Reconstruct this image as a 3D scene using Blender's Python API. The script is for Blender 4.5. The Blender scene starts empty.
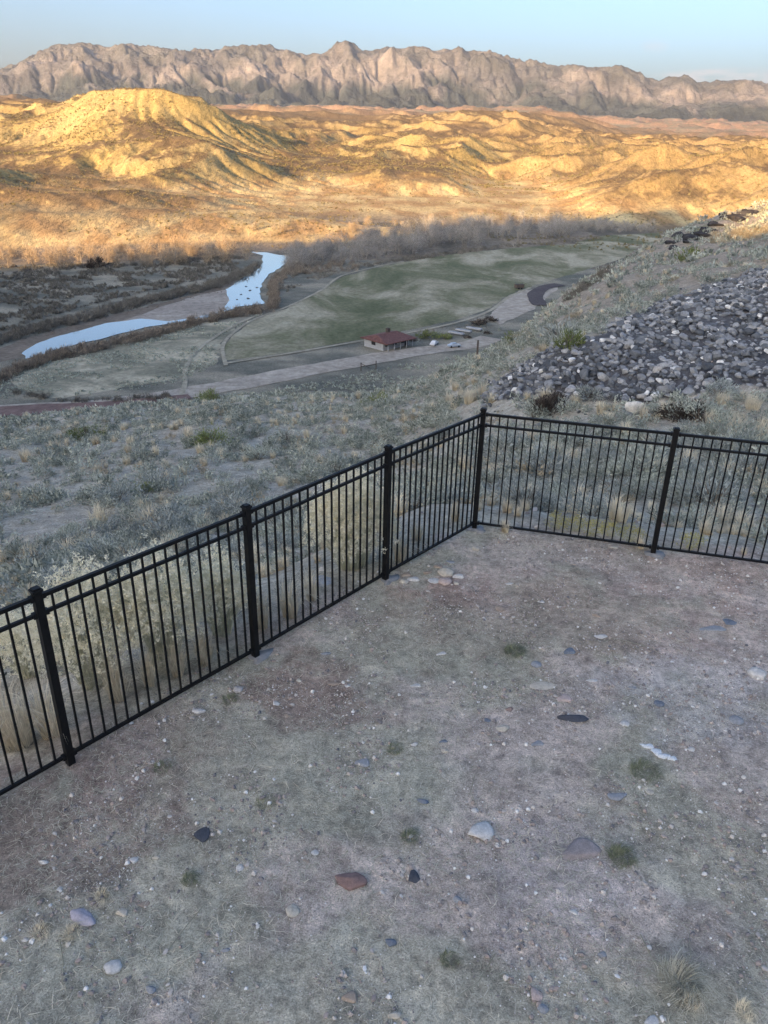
import bpy, math, random
import numpy as np
from mathutils import Matrix, Vector
random.seed(7)
RNG = np.random.default_rng(7)
SC = bpy.context.scene
COL = SC.collection

# ------------------------------------------------------------------ camera model
F = 780.0; PITCH = math.radians(25.75); ROLL = math.radians(1.25); CZ = 4.25
_f = np.array([0, math.cos(PITCH), -math.sin(PITCH)]); _r0 = np.array([1., 0, 0]); _u0 = np.cross(_r0, _f)
_r = _r0*math.cos(ROLL) + _u0*math.sin(ROLL); _u = -_r0*math.sin(ROLL) + _u0*math.cos(ROLL)
def ray(px, py):
    d = _f + _r*(px-384)/F + _u*(512-py)/F
    return d/np.hypot(d[0], d[1])          # unit horizontal length
def azel(px, py):
    d = ray(px, py); return math.degrees(math.atan2(d[0], d[1])), d[2]   # azimuth, tan(elevation)

# ------------------------------------------------------------------ noise
def _hash(ix, iy, seed):
    h = (ix.astype(np.int64)*374761393 + iy.astype(np.int64)*668265263 + seed*1442695041) & 0xFFFFFFFF
    h = ((h ^ (h >> 13))*1274126177) & 0xFFFFFFFF
    h = (h ^ (h >> 16)) & 0xFFFFFFFF
    return h
def erode(Z, cell, iters, K, diff=.02, lo=None):
    Z = Z.copy(); ny, nx = Z.shape; n = ny*nx; idx = np.arange(n).reshape(ny, nx); rr = np.random.default_rng(3)
    offs = [(-1,-1,1.414),(-1,0,1),(-1,1,1.414),(0,-1,1),(0,1,1),(1,-1,1.414),(1,0,1),(1,1,1.414)]
    for it in range(iters):
        P_ = np.pad(Z, 1, mode='edge'); best = np.zeros_like(Z); rec = idx.copy(); dist = np.ones_like(Z)
        for dy, dx, L in offs:
            s_ = (Z-P_[1+dy:1+dy+ny, 1+dx:1+dx+nx])/(L*cell)*(1+.25*rr.uniform(-1, 1, Z.shape)); ry = np.clip(np.arange(ny)+dy, 0, ny-1); rx = np.clip(np.arange(nx)+dx, 0, nx-1); m = s_ > best
            best[m] = s_[m]; rec[m] = idx[np.ix_(ry, rx)][m]; dist[m] = L*cell
        order = np.argsort(-Z.ravel()).tolist(); r_ = rec.ravel().tolist(); A_ = [1.0]*n
        for i in order:
            j = r_[i]
            if j != i: A_[j] += A_[i]
        A_ = np.array(A_).reshape(ny, nx); drop = Z-Z.ravel()[rec]; dz = np.minimum(K*np.minimum(A_, 900)**.5*best*cell, .45*drop); Z = Z-np.maximum(dz, 0)
        P_ = np.pad(Z, 1, mode='edge'); Z = Z+diff*(P_[:-2, 1:-1]+P_[2:, 1:-1]+P_[1:-1, :-2]+P_[1:-1, 2:]-4*Z)
    return Z
def gnoise(x, y, seed=0):
    ix = np.floor(x); iy = np.floor(y); fx = x-ix; fy = y-iy
    u = fx*fx*fx*(fx*(fx*6-15)+10); v = fy*fy*fy*(fy*(fy*6-15)+10)
    def g(ox, oy):
        a = _hash(ix+ox, iy+oy, seed)*(2*math.pi/4294967296.0)
        return np.cos(a)*(fx-ox) + np.sin(a)*(fy-oy)
    return 1.5*((g(0, 0)*(1-u)+g(1, 0)*u)*(1-v) + (g(0, 1)*(1-u)+g(1, 1)*u)*v)
def fbm(x, y, octv=4, seed=0, gain=.5):
    s = 0; a = 1.0
    for k in range(octv):
        s = s + a*gnoise(x, y, seed+k*17); a *= gain; x, y = 1.62*x+1.18*y+3.7, -1.18*x+1.62*y-8.1
    return s
def ridged(x, y, octv=4, seed=0, gain=.55):
    s = 0; a = 1.0; w = 1.0; t = 0
    for k in range(octv):
        n = 1-np.abs(gnoise(x, y, seed+k*31))*1.6
        n = np.clip(n, 0, 1)**2*w; w = np.clip(n*1.6, 0, 1)
        s = s + a*n; t += a; a *= gain; x, y = 1.62*x+1.18*y+5.1, -1.18*x+1.62*y+2.3
    return s/t
def sstep(a, b, x):
    t = np.clip((x-a)/(b-a), 0, 1); return t*t*(3-2*t)

def cub(table, cx, cy, X, Y):
    """Catmull-Rom interpolation of table[len(cx), len(cy)]"""
    T = np.array(table, float); nx, ny = T.shape
    u = np.interp(X, cx, np.arange(nx)); v = np.interp(Y, cy, np.arange(ny))
    iu = np.clip(np.floor(u).astype(int), 0, nx-2); iv = np.clip(np.floor(v).astype(int), 0, ny-2)
    fu = u-iu; fv = v-iv
    def w(t): return (-.5*t+t*t-.5*t**3, 1-2.5*t*t+1.5*t**3, .5*t+2*t*t-1.5*t**3, -.5*t*t+.5*t**3)
    wu, wv = w(fu), w(fv); out = 0
    for a in range(4):
        for b in range(4):
            out = out + wu[a]*wv[b]*T[np.clip(iu+a-1, 0, nx-1), np.clip(iv+b-1, 0, ny-1)]
    return out

# ------------------------------------------------------------------ terrain
FLOOR = -46.0
FP = {1: (-2.300, 4.415), 2: (-1.135, 5.790), 3: (0.03, 7.155), 4: (1.10, 8.44), 5: (3.10, 7.90)}
_nl = np.array([-(FP[4][1]-FP[1][1]), FP[4][0]-FP[1][0]]); _nl /= np.linalg.norm(_nl)
_nr = np.array([-(FP[5][1]-FP[4][1]), FP[5][0]-FP[4][0]]); _nr /= np.linalg.norm(_nr)
def outside(x, y):
    a = (x-FP[4][0])*_nl[0] + (y-FP[4][1])*_nl[1]; b = (x-FP[4][0])*_nr[0] + (y-FP[4][1])*_nr[1]
    return np.maximum(a, b)
N_AZ = [-34, -26, -14, 0, 8, 14, 19, 24, 30, 40]
N_D = [3, 6, 9, 12, 18, 27, 32, 40, 46, 55, 80, 110, 140, 160, 190, 230, 300, 360]
def col(pairs): return [float(np.interp(math.log(d), [math.log(p[0]) for p in pairs], [p[1] for p in pairs])) for d in N_D]
_L = [(4, -.3), (6, -.7), (9, -1.9), (12, -3.2), (18, -5.7), (27, -8.6), (42, -12), (55, -15.2), (80, -22), (110, -31), (150, -46)]
_M = [(7, -.2), (9, -.9), (12, -2.2), (18, -4.9), (27, -8.0), (42, -11.6), (55, -14.6), (80, -21), (110, -29.5), (165, -46)]
N_T = [col(_L), col(_L), col([(6, -.3), (9, -1.4), (12, -2.8), (18, -5.4), (27, -8.4), (42, -11.9), (55, -15), (80, -21.6), (110, -30.5), (155, -46)]),
       col(_M),
       col([(8, -.1), (12, -1.5), (18, -3.7), (27, -6.2), (32, -7.2), (40, -8.1), (55, -10.9), (80, -15.9), (110, -23), (150, -35), (200, -46)]),
       col([(8, -.1), (12, -1.5), (18, -3.4), (27, -5.4), (31, -6.1), (40, -5.2), (46, -5.8), (55, -7.0), (80, -10.0), (110, -12.0), (150, -22), (180, -33), (220, -46)]),
       col([(8, -.1), (12, -1.4), (18, -3.0), (27, -4.9), (31, -5.4), (40, -4.5), (46, -4.5), (55, -5.4), (80, -7.4), (110, -8.6), (140, -8.9), (165, -15), (200, -27), (280, -46)]),
       col([(8, -.1), (12, -1.3), (18, -2.8), (27, -4.7), (31, -5.0), (40, -4.2), (46, -3.8), (55, -4.2), (80, -5.4), (110, -6.2), (140, -5.6), (160, -5.6), (190, -12), (230, -24), (320, -46)]),
       col([(8, -.1), (12, -1.2), (18, -2.6), (27, -4.5), (31, -4.8), (40, -4.0), (46, -3.4), (55, -3.2), (80, -5.0), (110, -6.0), (160, -6.0), (190, -8), (230, -16), (360, -46)]),
       col([(8, -.1), (12, -1.2), (18, -2.6), (27, -4.5), (31, -4.8), (40, -4.0), (46, -3.4), (55, -3.2), (80, -4.0), (110, -4.0), (160, -4.0), (190, -5), (230, -10), (360, -30)])]
H_X = [-160, -80, 0, 50, 100, 150, 200, 250, 300, 350, 400, 450, 500, 560, 620, 700, 768, 860, 960]
H_AZ = [azel(x, 150)[0] for x in H_X]
H_D = [380, 480, 600, 750, 900, 1100, 1250, 1450, 1800, 2500, 3500, 5000, 7000, 9000]
H_Y = {380: [262]*10+[275]*9, 480: [204,204,205,206,207,208,210,212,215,219,226,238,245,250,250,250,250,250,250],
 600: [183,184,186,188,189,191,196,204,212,235,235,235,235,225,215,215,215,215,215],
 750: [160,162,165,168,174,170,173,182,187,191,193,196,199,190,166,162,160,160,160],
 900: [148,150,156,150,146,134,131,150,168,174,166,164,190,180,154,150,150,150,150],
 1100:[140,138,138,130,108,104,116,134,150,156,150,148,170,156,149,148,149,149,149],
 1250:[132,128,126,112,88,84,92,119,142,146,146,144,152,148,146,146,147,146,146],
 1450:[120,114,112,104,88,85,98,124,136,139,138,138,140,142,143,143,144,143,143],
 1800:[108,104,105,106,110,112,118,124,128,132,130,122,121,132,138,140,141,141,141],
 2500:[101,100,99,102,106,109,110,113,116,119,117,113,112,123,134,137,139,139,139],
 3500:[98,97,97,101,106,107,107,108,109,111,113,113,113,116,129,133,136,136,136],
 5000:[99,99,100,104,108,108,108,108,107,108,110,108,107,112,121,126,129,130,130],
 7000:[102,102,103,105,108,109,109,109,109,110,112,112,114,117,121,124,126,128,128],
 9000:[102,102,103,104,106,107,107,107,107,108,110,112,114,116,119,121,123,124,124]}
H_T = np.zeros((len(H_X), len(H_D)))
for i, x in enumerate(H_X):
    for j, d in enumerate(H_D):
        H_T[i, j] = CZ + d*azel(x, H_Y[d][i])[1]
MT = [(-160,95),(-80,86),(-30,80),(0,75),(15,68),(28,61),(40,55),(60,48),(90,48),(110,52),(130,49),(150,52),(175,52),(200,55),(240,53),(270,52),(285,58),(305,63),(325,60),(340,52),(348,49),(360,55),(384,53),(400,54),(430,55),(460,56),(490,58),(520,65),(550,70),(580,70),(610,73),(622,70),(640,78),(655,84),(668,80),(685,79),(700,86),(720,84),(745,83),(768,88),(860,92),(960,95)]
M_AZ = [azel(x, y)[0] for x, y in MT]; M_T = [azel(x, y)[1] for x, y in MT]
MD = 14000.0
def H(x, y):
    x = np.asarray(x, float); y = np.asarray(y, float)
    d = np.maximum(np.hypot(x, y), .05); az = np.degrees(np.arctan2(x, y)); ld = np.log(d)
    if d.min() > 375 or (d.size > 1 and (d > 375).any()):
        return _Hsplit(x, y, d)
    return _Hnear(x, y, d, az, ld)
def _Hsplit(x, y, d):
    sh = d.shape; x = np.broadcast_to(x, sh).ravel(); y = np.broadcast_to(y, sh).ravel(); d = d.ravel(); out = np.zeros(d.size)
    m = d < 375
    if m.any(): out[m] = _Hnear(x[m], y[m], d[m], np.degrees(np.arctan2(x[m], y[m])), np.log(d[m]))
    if (~m).any(): out[~m] = _Hfar(x[~m], y[~m], d[~m], np.degrees(np.arctan2(x[~m], y[~m])))
    return out.reshape(sh)
def _Hnear(x, y, d, az, ld):
    s = outside(x, y)
    zn = cub(N_T, N_AZ, np.log(N_D), az, ld)
    zn = zn - 6*sstep(-40, -45.8, zn)
    rough = sstep(1, 9, s)*(.10+sstep(12, 90, d)*.85)
    zn = zn*sstep(-.1, 3.2, s) + rough*(.9*fbm(x/9., y/9., 4, 3)) + sstep(0, 2, s)*.06*fbm(x/1.1, y/1.1, 3, 5)
    zn = zn + .018*fbm(x/1.3, y/1.3, 4, 11) - .012 + sstep(13, 10, d)*(.0065*fbm(x/.16, y/.16, 3, 13))
    back = sstep(95, 140, np.abs(az)); zn = zn*(1-back)
    fl = FLOOR + .35*fbm(x/60., y/60., 3, 21)*sstep(380, 520, d)
    zn = np.where(d > 362, -60, zn)
    zn = np.maximum(zn, np.where(np.abs(az) < 95, fl, -1e3))
    return zn
def _Hfar(x, y, d, az):
    fl = FLOOR + .35*fbm(x/60., y/60., 3, 21)*sstep(380, 520, d)
    zh = cub(H_T, H_AZ, np.log(H_D), az, np.log(np.clip(d, 380, 9000)))
    up = np.clip((zh-FLOOR)/40., 0, 1)*sstep(380, 560, d)
    near = 1-sstep(1900, 3500, d)
    wx = x + 40*fbm(x/300., y/300., 2, 41); wy = y + 40*fbm(x/300., y/300., 2, 43)
    g = ridged(wx/290., wy/290., 5, 51)-.45
    ca, sa = .80, .60; rill = ridged((wx*ca-wy*sa)/48., (wx*sa+wy*ca)/300., 4, 57)-.45; rm = .5+.8*sstep(8, 15, az)
    g2 = ridged(wx/700., wy/700., 5, 61)-.45
    zh = zh + up*(near*((30+12*sstep(-2, 6, az))*g + 4*rill*rm) + (1-near)*60*g2*(d/5000.)**.5 + near*.7*fbm(x/22., y/22., 4, 71)) + near*sstep(390, 470, d)*1.7*fbm(x/30., y/30., 4, 73)
    zh = zh - 1.0 - 4*sstep(560, 800, d)
    k = 1.5; hh_ = np.clip(.5+.5*(zh-fl)/k, 0, 1); zf = fl*(1-hh_)+zh*hh_+k*hh_*(1-hh_)
    zf = fl + (zf-fl)*sstep(375, 430, d)
    z = zf + esample('h', x, y)
    mw = sstep(1750, 1550, d)*sstep(-7, -9.5, az); z = np.where(z > 53, z-(z-53)*.82*mw, z)
    # mountains
    top = CZ + MD*np.interp(az, M_AZ, M_T)
    base = 150.0
    t = np.clip((d-9000)/(MD-9000), 0, 1)
    mx = x + 500*fbm(x/2500., y/2500., 3, 81); my = y + 500*fbm(x/2500., y/2500., 3, 83)
    rg = ridged(mx/1900., my/1900., 6, 91) + .10*(ridged(az*1.1 + .5*fbm(x/900., y/900., 2, 95), d/3800., 4, 97)-.45)
    rise = .30*t + .12*sstep(.3, .6, t) + .58*sstep(.55, .97, t)
    zm = (top-base)*(rise + (rg-.60)*.44*np.sin(np.pi*np.clip(t, 0, 1))**.8*(.3+.7*t))
    zm = zm + (top-base)*.07*fbm(x/420., y/420., 5, 99, .6)*sstep(.15, .5, t)
    zm = np.where(d > MD, (top-base)*(1-.5*sstep(MD, 19000, d)) , zm)
    z = np.where(d > 9000, z + zm*sstep(9000, 9600, d) + esample('m', x, y), z)
    return z
ER = {}
def esample(k, x, y):
    if k not in ER: return 0.0
    x0, y0, cell, Dz = ER[k]; ny, nx = Dz.shape; u = (x-x0)/cell; v = (y-y0)/cell; ins = (u > 0) & (u < nx-1.01) & (v > 0) & (v < ny-1.01)
    u = np.clip(u, 0, nx-1.01); v = np.clip(v, 0, ny-1.01); i = v.astype(int); j = u.astype(int); a = v-i; b = u-j
    return np.where(ins, (Dz[i, j]*(1-b)+Dz[i, j+1]*b)*(1-a)+(Dz[i+1, j]*(1-b)+Dz[i+1, j+1]*b)*a, 0.0)
def make_erosion():
    for k, x0, x1, y0, y1, cell, it, K, df in (('h', -1050, 1250, 330, 2250, 5.0, 20, .033, .022), ('m', -8800, 9600, 7600, 15000, 36.0, 14, .03, .006)):
        xs = np.arange(x0, x1, cell); ys = np.arange(y0, y1, cell); X, Y = np.meshgrid(xs, ys); Z = H(X, Y); E = erode(Z, cell, it, K, df)
        ed = np.minimum(np.minimum(X-x0, x1-X), np.minimum(Y-y0, y1-Y)); Dz = (E-Z)*sstep(0, 8*cell, ed)
        if k == 'h': Dz = np.maximum(Dz, FLOOR-Z)*sstep(400, 470, np.hypot(X, Y)); print('erosion', Dz.min(), Dz.max())
        ER_[k] = (x0, y0, cell, Dz)
ER_ = {}; make_erosion(); ER.update(ER_)
# ------------------------------------------------------------------ mesh helpers
def mesh(name, V, FV, mats=(), smooth=False, attrs=None, parent=None, mi=None, loc=None):
    """FV: (n,k) int array (all faces same size k)"""
    me = bpy.data.meshes.new(name); V = np.asarray(V, np.float32); FV = np.asarray(FV, np.int32)
    n, k = FV.shape
    me.vertices.add(len(V)); me.vertices.foreach_set('co', V.ravel())
    me.loops.add(n*k); me.loops.foreach_set('vertex_index', FV.ravel())
    me.polygons.add(n); me.polygons.foreach_set('loop_start', np.arange(0, n*k, k, dtype=np.int32))
    me.polygons.foreach_set('loop_total', np.full(n, k, np.int32))
    if mi is not None: me.polygons.foreach_set('material_index', np.asarray(mi, np.int32))
    me.update(calc_edges=True)
    me.polygons.foreach_set('use_smooth', np.full(n, smooth))
    for a, arr in (attrs or {}).items():
        arr = np.asarray(arr, np.float32)
        if arr.ndim == 1:
            at = me.attributes.new(a, 'FLOAT', 'POINT'); at.data.foreach_set('value', arr)
        else:
            at = me.attributes.new(a, 'FLOAT_COLOR', 'POINT')
            at.data.foreach_set('color', np.concatenate([arr, np.ones((len(arr), 1), np.float32)], 1).ravel())
    for m in (mats if isinstance(mats, (list, tuple)) else [mats]): me.materials.append(m)
    o = bpy.data.objects.new(name, me); COL.objects.link(o)
    if loc is not None: o.location = loc
    if parent: o.parent = parent
    return o
def tag(o, label=None, cat=None, group=None, kind=None):
    if label: o['label'] = label
    if cat: o['category'] = cat
    if group: o['group'] = group
    if kind: o['kind'] = kind
    return o
def thing(name, label, cat, loc, rz=0, group=None):
    o = bpy.data.objects.new(name, None); COL.objects.link(o); o.location = loc; o.rotation_euler = (0, 0, rz)
    o.empty_display_size = .2
    return tag(o, label, cat, group)
class MB:
    def __init__(s): s.v = []; s.f = []; s.n = 0
    def box(s, c, size, R=None):
        c = np.array(c, float); h = np.array(size, float)/2
        P = np.array([[i, j, k] for i in (-1, 1) for j in (-1, 1) for k in (-1, 1)])*h
        if R is not None: P = P@np.array(R).T
        s.v.append(P+c); s.f.append(np.array([[0,1,3,2],[4,6,7,5],[0,4,5,1],[2,3,7,6],[0,2,6,4],[1,5,7,3]])+s.n); s.n += 8; return s
    def bar(s, a, b, w, h=None):
        """box along a->b, w wide, h tall"""
        a = np.array(a, float); b = np.array(b, float); d = b-a; L = np.linalg.norm(d); d /= L
        upv = np.array([0, 0, 1.]) if abs(d[2]) < .95 else np.array([1., 0, 0])
        sx = np.cross(d, upv); sx /= np.linalg.norm(sx); sz = np.cross(sx, d)
        return s.box((a+b)/2, (L, w, h or w), np.stack([d, sx, sz], 1))
    def prism(s, poly, z0, z1):
        n = len(poly); v = [(p[0], p[1], z0) for p in poly]+[(p[0], p[1], z1) for p in poly]
        v.append((np.mean([p[0] for p in poly]), np.mean([p[1] for p in poly]), z1)); v = np.array(v, float)
        f = [[i, (i+1) % n, n+(i+1) % n, n+i] for i in range(n)] + [[n+i, n+(i+1) % n, 2*n, 2*n] for i in range(n)]
        s.v.append(v); s.f.append(np.array(f)+s.n); s.n += len(v); return s
    def tube(s, pts, rad, k=8):
        pts = np.array(pts, float); n = len(pts); rad = np.broadcast_to(rad, (n,)); rings = []
        for i in range(n):
            d = pts[min(i+1, n-1)]-pts[max(i-1, 0)]; d /= np.linalg.norm(d)+1e-9
            a = np.cross(d, [0, 0, 1.]) if abs(d[2]) < .9 else np.cross(d, [1., 0, 0]); a /= np.linalg.norm(a); b = np.cross(d, a)
            t = np.linspace(0, 2*math.pi, k, endpoint=False)
            rings.append(pts[i]+rad[i]*(np.cos(t)[:, None]*a+np.sin(t)[:, None]*b))
        V = np.concatenate(rings); f = []
        for i in range(n-1):
            for j in range(k): f.append([i*k+j, i*k+(j+1) % k, (i+1)*k+(j+1) % k, (i+1)*k+j])
        V = np.concatenate([V, [pts[0]], [pts[-1]]])
        for j in range(k):
            f.append([j, (j+1) % k, n*k, n*k]); f.append([(n-1)*k+j, (n-1)*k+(j+1) % k, n*k+1, n*k+1])
        s.v.append(V); s.f.append(np.array(f)+s.n); s.n += len(V); return s
    def build(s, name, mat, parent=None, smooth=False, bevel=0, loc=None):
        V = np.concatenate(s.v); me = bpy.data.meshes.new(name)
        fs = [[*dict.fromkeys(f)] for f in np.concatenate(s.f).tolist()]
        me.from_pydata(V.tolist(), [], fs); me.update()
        import bmesh
        b = bmesh.new(); b.from_mesh(me); bmesh.ops.recalc_face_normals(b, faces=b.faces)
        if bevel: bmesh.ops.bevel(b, geom=b.edges[:], offset=bevel, segments=2, affect='EDGES', profile=.7)
        b.to_mesh(me); b.free()
        if smooth: me.polygons.foreach_set('use_smooth', np.ones(len(me.polygons), bool))
        me.materials.append(mat); o = bpy.data.objects.new(name, me); COL.objects.link(o)
        if loc is not None: o.location = loc
        if parent: o.parent = parent
        return o
def copy_tree(o, parent=None):
    c = o.copy(); COL.objects.link(c); c.parent = parent
    for ch in list(o.children): copy_tree(ch, c)
    return c

# ------------------------------------------------------------------ materials
def new_mat(name):
    m = bpy.data.materials.new(name); m.use_nodes = True; nt = m.node_tree; nt.nodes.clear()
    out = nt.nodes.new('ShaderNodeOutputMaterial'); b = nt.nodes.new('ShaderNodeBsdfPrincipled')
    nt.links.new(b.outputs[0], out.inputs[0]); b.inputs['Specular IOR Level'].default_value = .2
    b.inputs['Roughness'].default_value = .9
    return m, nt, b
def N(nt, t, **kw):
    n = nt.nodes.new('ShaderNode'+t)
    for k, v in kw.items(): setattr(n, k, v)
    return n
def pos(nt): return N(nt, 'NewGeometry').outputs['Position']
def objco(nt): return N(nt, 'TexCoord').outputs['Object']
def noise(nt, co, scale, detail=3, rough=.6, dist=0, xyz=None):
    if xyz:
        mp = N(nt, 'Mapping'); mp.inputs['Scale'].default_value = xyz; nt.links.new(co, mp.inputs[0]); co = mp.outputs[0]
    n = N(nt, 'TexNoise'); n.inputs['Scale'].default_value = scale; n.inputs['Detail'].default_value = detail
    n.inputs['Roughness'].default_value = rough; n.inputs['Distortion'].default_value = dist
    nt.links.new(co, n.inputs['Vector']); return n.outputs['Fac']
def ramp(nt, fac, stops):
    r = N(nt, 'ValToRGB'); e = r.color_ramp.elements
    while len(e) < len(stops): e.new(.5)
    for i, (p, c) in enumerate(stops): e[i].position = p; e[i].color = (*c, 1) if len(c) == 3 else c
    nt.links.new(fac, r.inputs[0]); return r.outputs[0]
def mix(nt, a, b, fac, mode='MIX'):
    m = N(nt, 'Mix', data_type='RGBA', blend_type=mode)
    for s, v in ((6, a), (7, b), (0, fac)):
        if isinstance(v, (tuple, float, int)): m.inputs[s].default_value = (*v, 1) if isinstance(v, tuple) else v
        else: nt.links.new(v, m.inputs[s])
    return m.outputs[2]
def gray(a): return (a, a, a)
def bump(nt, b, fac, strength, dist):
    n = N(nt, 'Bump'); n.inputs['Strength'].default_value = strength; n.inputs['Distance'].default_value = dist
    nt.links.new(fac, n.inputs['Height']); nt.links.new(n.outputs[0], b.inputs['Normal']); return n
def attr(nt, name): 
    a = N(nt, 'Attribute'); a.attribute_name = name; return a
def simple_mat(name, c1, c2, scale=6, rough=.85, spec=.2, bs=0, bd=.01, metal=0, co=None, lo=.35, hi=.65):
    m, nt, b = new_mat(name); p = objco(nt) if co != 'w' else pos(nt)
    n = noise(nt, p, scale, 4, .65); nt.links.new(ramp(nt, n, [(lo, c1), (hi, c2)]), b.inputs['Base Color'])
    b.inputs['Roughness'].default_value = rough; b.inputs['Specular IOR Level'].default_value = spec; b.inputs['Metallic'].default_value = metal
    if bs: bump(nt, b, noise(nt, p, scale*3, 4, .7), bs, bd)
    return m
def leaf_mat(name, c1, c2, transl=.25, objvar=.3):
    """two-tone leaf colour by per-leaf attribute 'tint' and per-object random"""
    m, nt, b = new_mat(name)
    out = [n for n in nt.nodes if n.type == 'OUTPUT_MATERIAL'][0]
    c = mix(nt, c1, c2, attr(nt, 'tint').outputs['Fac'])
    oi = N(nt, 'ObjectInfo')
    mr = N(nt, 'MapRange'); mr.inputs['To Min'].default_value = 1-objvar; mr.inputs['To Max'].default_value = 1+objvar
    nt.links.new(oi.outputs['Random'], mr.inputs[0])
    sc = N(nt, 'VectorMath', operation='SCALE'); nt.links.new(c, sc.inputs[0]); nt.links.new(mr.outputs[0], sc.inputs['Scale'])
    nt.links.new(sc.outputs[0], b.inputs['Base Color'])
    if transl:
        t = N(nt, 'BsdfTranslucent'); nt.links.new(sc.outputs[0], t.inputs[0]); ms = N(nt, 'MixShader'); ms.inputs[0].default_value = transl
        nt.links.new(b.outputs[0], ms.inputs[1]); nt.links.new(t.outputs[0], ms.inputs[2]); nt.links.new(ms.outputs[0], out.inputs[0])
    return m

M = {}
def ground_mat():
    m, nt, b = new_mat('soil'); p = pos(nt)
    c = attr(nt, 'Col').outputs['Color']
    n1 = noise(nt, p, 2.2, 5, .7); n2 = noise(nt, p, 13, 6, .78, .4); n3 = noise(nt, p, 85, 4, .75); n4 = noise(nt, p, .35, 4, .6)
    c = mix(nt, c, ramp(nt, n1, [(.3, gray(.62)), (.7, gray(1.32))]), 1.0, 'MULTIPLY')
    c = mix(nt, c, ramp(nt, n2, [(.3, gray(.45)), (.5, gray(1.0)), (.7, gray(1.5))]), 1.0, 'MULTIPLY')
    c = mix(nt, c, ramp(nt, n3, [(.34, gray(.5)), (.48, gray(.97)), (.60, gray(1.2)), (.70, gray(1.9))]), .8, 'MULTIPLY')
    c = mix(nt, c, ramp(nt, n4, [(.3, gray(.85)), (.7, gray(1.15))]), 1.0, 'MULTIPLY')
    nt.links.new(c, b.inputs['Base Color'])
    h = N(nt, 'Math', operation='ADD'); nt.links.new(n2, h.inputs[0]); nt.links.new(n3, h.inputs[1])
    bump(nt, b, h.outputs[0], .7, .02)
    return m
def hill_mat():
    m, nt, b = new_mat('badland'); mp_ = N(nt, 'Mapping'); mp_.inputs['Scale'].default_value = (1, .35, 1); nt.links.new(pos(nt), mp_.inputs[0]); p = mp_.outputs[0]; c = attr(nt, 'Col').outputs['Color']
    n1 = noise(nt, p, .02, 6, .7); n2 = noise(nt, p, .12, 6, .75); n3 = noise(nt, p, .5, 3, .8)
    c = mix(nt, c, ramp(nt, n1, [(.3, gray(.75)), (.7, gray(1.25))]), 1.0, 'MULTIPLY')
    c = mix(nt, c, ramp(nt, n2, [(.35, gray(.8)), (.65, gray(1.15))]), 1.0, 'MULTIPLY')
    c = mix(nt, c, ramp(nt, n3, [(.35, gray(.6)), (.5, gray(1.05)), (.7, gray(1.3))]), .8, 'MULTIPLY')
    nt.links.new(c, b.inputs['Base Color'])
    bump(nt, b, n2, .8, 2.5)
    return m
def mountain_mat():
    m, nt, b = new_mat('mountain_rock'); p = pos(nt); c = attr(nt, 'Col').outputs['Color']
    n1 = noise(nt, p, .0022, 8, .75); n2 = noise(nt, p, .009, 6, .8)
    c = mix(nt, c, ramp(nt, n1, [(.32, gray(.5)), (.68, gray(1.45))]), 1.0, 'MULTIPLY')
    c = mix(nt, c, ramp(nt, n2, [(.32, gray(.7)), (.68, gray(1.3))]), 1.0, 'MULTIPLY')
    nt.links.new(c, b.inputs['Base Color'])
    bump(nt, b, n1, 1.0, 120.0)
    return m
M['soil'] = ground_mat(); M['hill'] = hill_mat(); M['mtn'] = mountain_mat()
M['black'] = simple_mat('black_powder_coat', (.004, .004, .0045), (.008, .008, .009), 30, .5, .25)
M['concrete'] = simple_mat('concrete', (.20, .20, .20), (.30, .295, .29), 14, .9, .2, .6, .01)

# ------------------------------------------------------------------ ground sheets (polar grid round the yard)
def seg(a, b, q):
    n = max(2, int(math.log(b/a)/q)); return np.exp(np.linspace(math.log(a), math.log(b), n, endpoint=False))
D = np.concatenate([[.05, .5, 1.0], seg(1.6, 2.3, .02), seg(2.3, 10.5, .006), seg(10.5, 14, .012), seg(14, 362, .0095), seg(362, 600, .0075), seg(600, 2500, .0042), seg(2500, 8800, .008), seg(8800, 14500, .0035), seg(14500, 24000, .05), [24000]])
AZ = np.concatenate([np.arange(-180, -33, 3.0), np.arange(-33, 33, .065), np.arange(33, 181, 3.0)])
AZ[-1] = 180
GX = D[:, None]*np.sin(np.radians(AZ))[None]; GY = D[:, None]*np.cos(np.radians(AZ))[None]
GZ = H(GX, GY)
i_hill = int(np.searchsorted(D, 362)); i_mtn = int(np.searchsorted(D, 8900))
# slopes for colouring
_LD = np.log(D)
def Hg(x, y):
    fi = np.interp(np.log(np.maximum(np.hypot(x, y), .06)), _LD, np.arange(len(D))); fj = np.interp(np.degrees(np.arctan2(x, y)), AZ, np.arange(len(AZ)))
    i = np.clip(fi.astype(int), 0, len(D)-2); j = np.clip(fj.astype(int), 0, len(AZ)-2); u = fi-i; v = fj-j
    return (GZ[i, j]*(1-v)+GZ[i, j+1]*v)*(1-u)+(GZ[i+1, j]*(1-v)+GZ[i+1, j+1]*v)*u
_DS = D[(D > 1.2) & (D < 20000)]
def gp(px, py, lift=0.0):
    d = ray(px, py); X = d[0]*_DS; Y = d[1]*_DS; Z = CZ + d[2]*_DS
    below = np.nonzero(Z < Hg(X, Y))[0]
    if not len(below): i = len(_DS)-1; return np.array([X[i], Y[i], Z[i]])
    i = max(below[0], 1); q = np.linspace(_DS[i-1], _DS[i], 25); k = np.nonzero(CZ+d[2]*q < Hg(d[0]*q, d[1]*q))[0]; b = q[k[0]] if len(k) else _DS[i]
    return np.array([d[0]*b, d[1]*b, float(Hg(np.array([d[0]*b]), np.array([d[1]*b]))[0])+lift])

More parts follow.
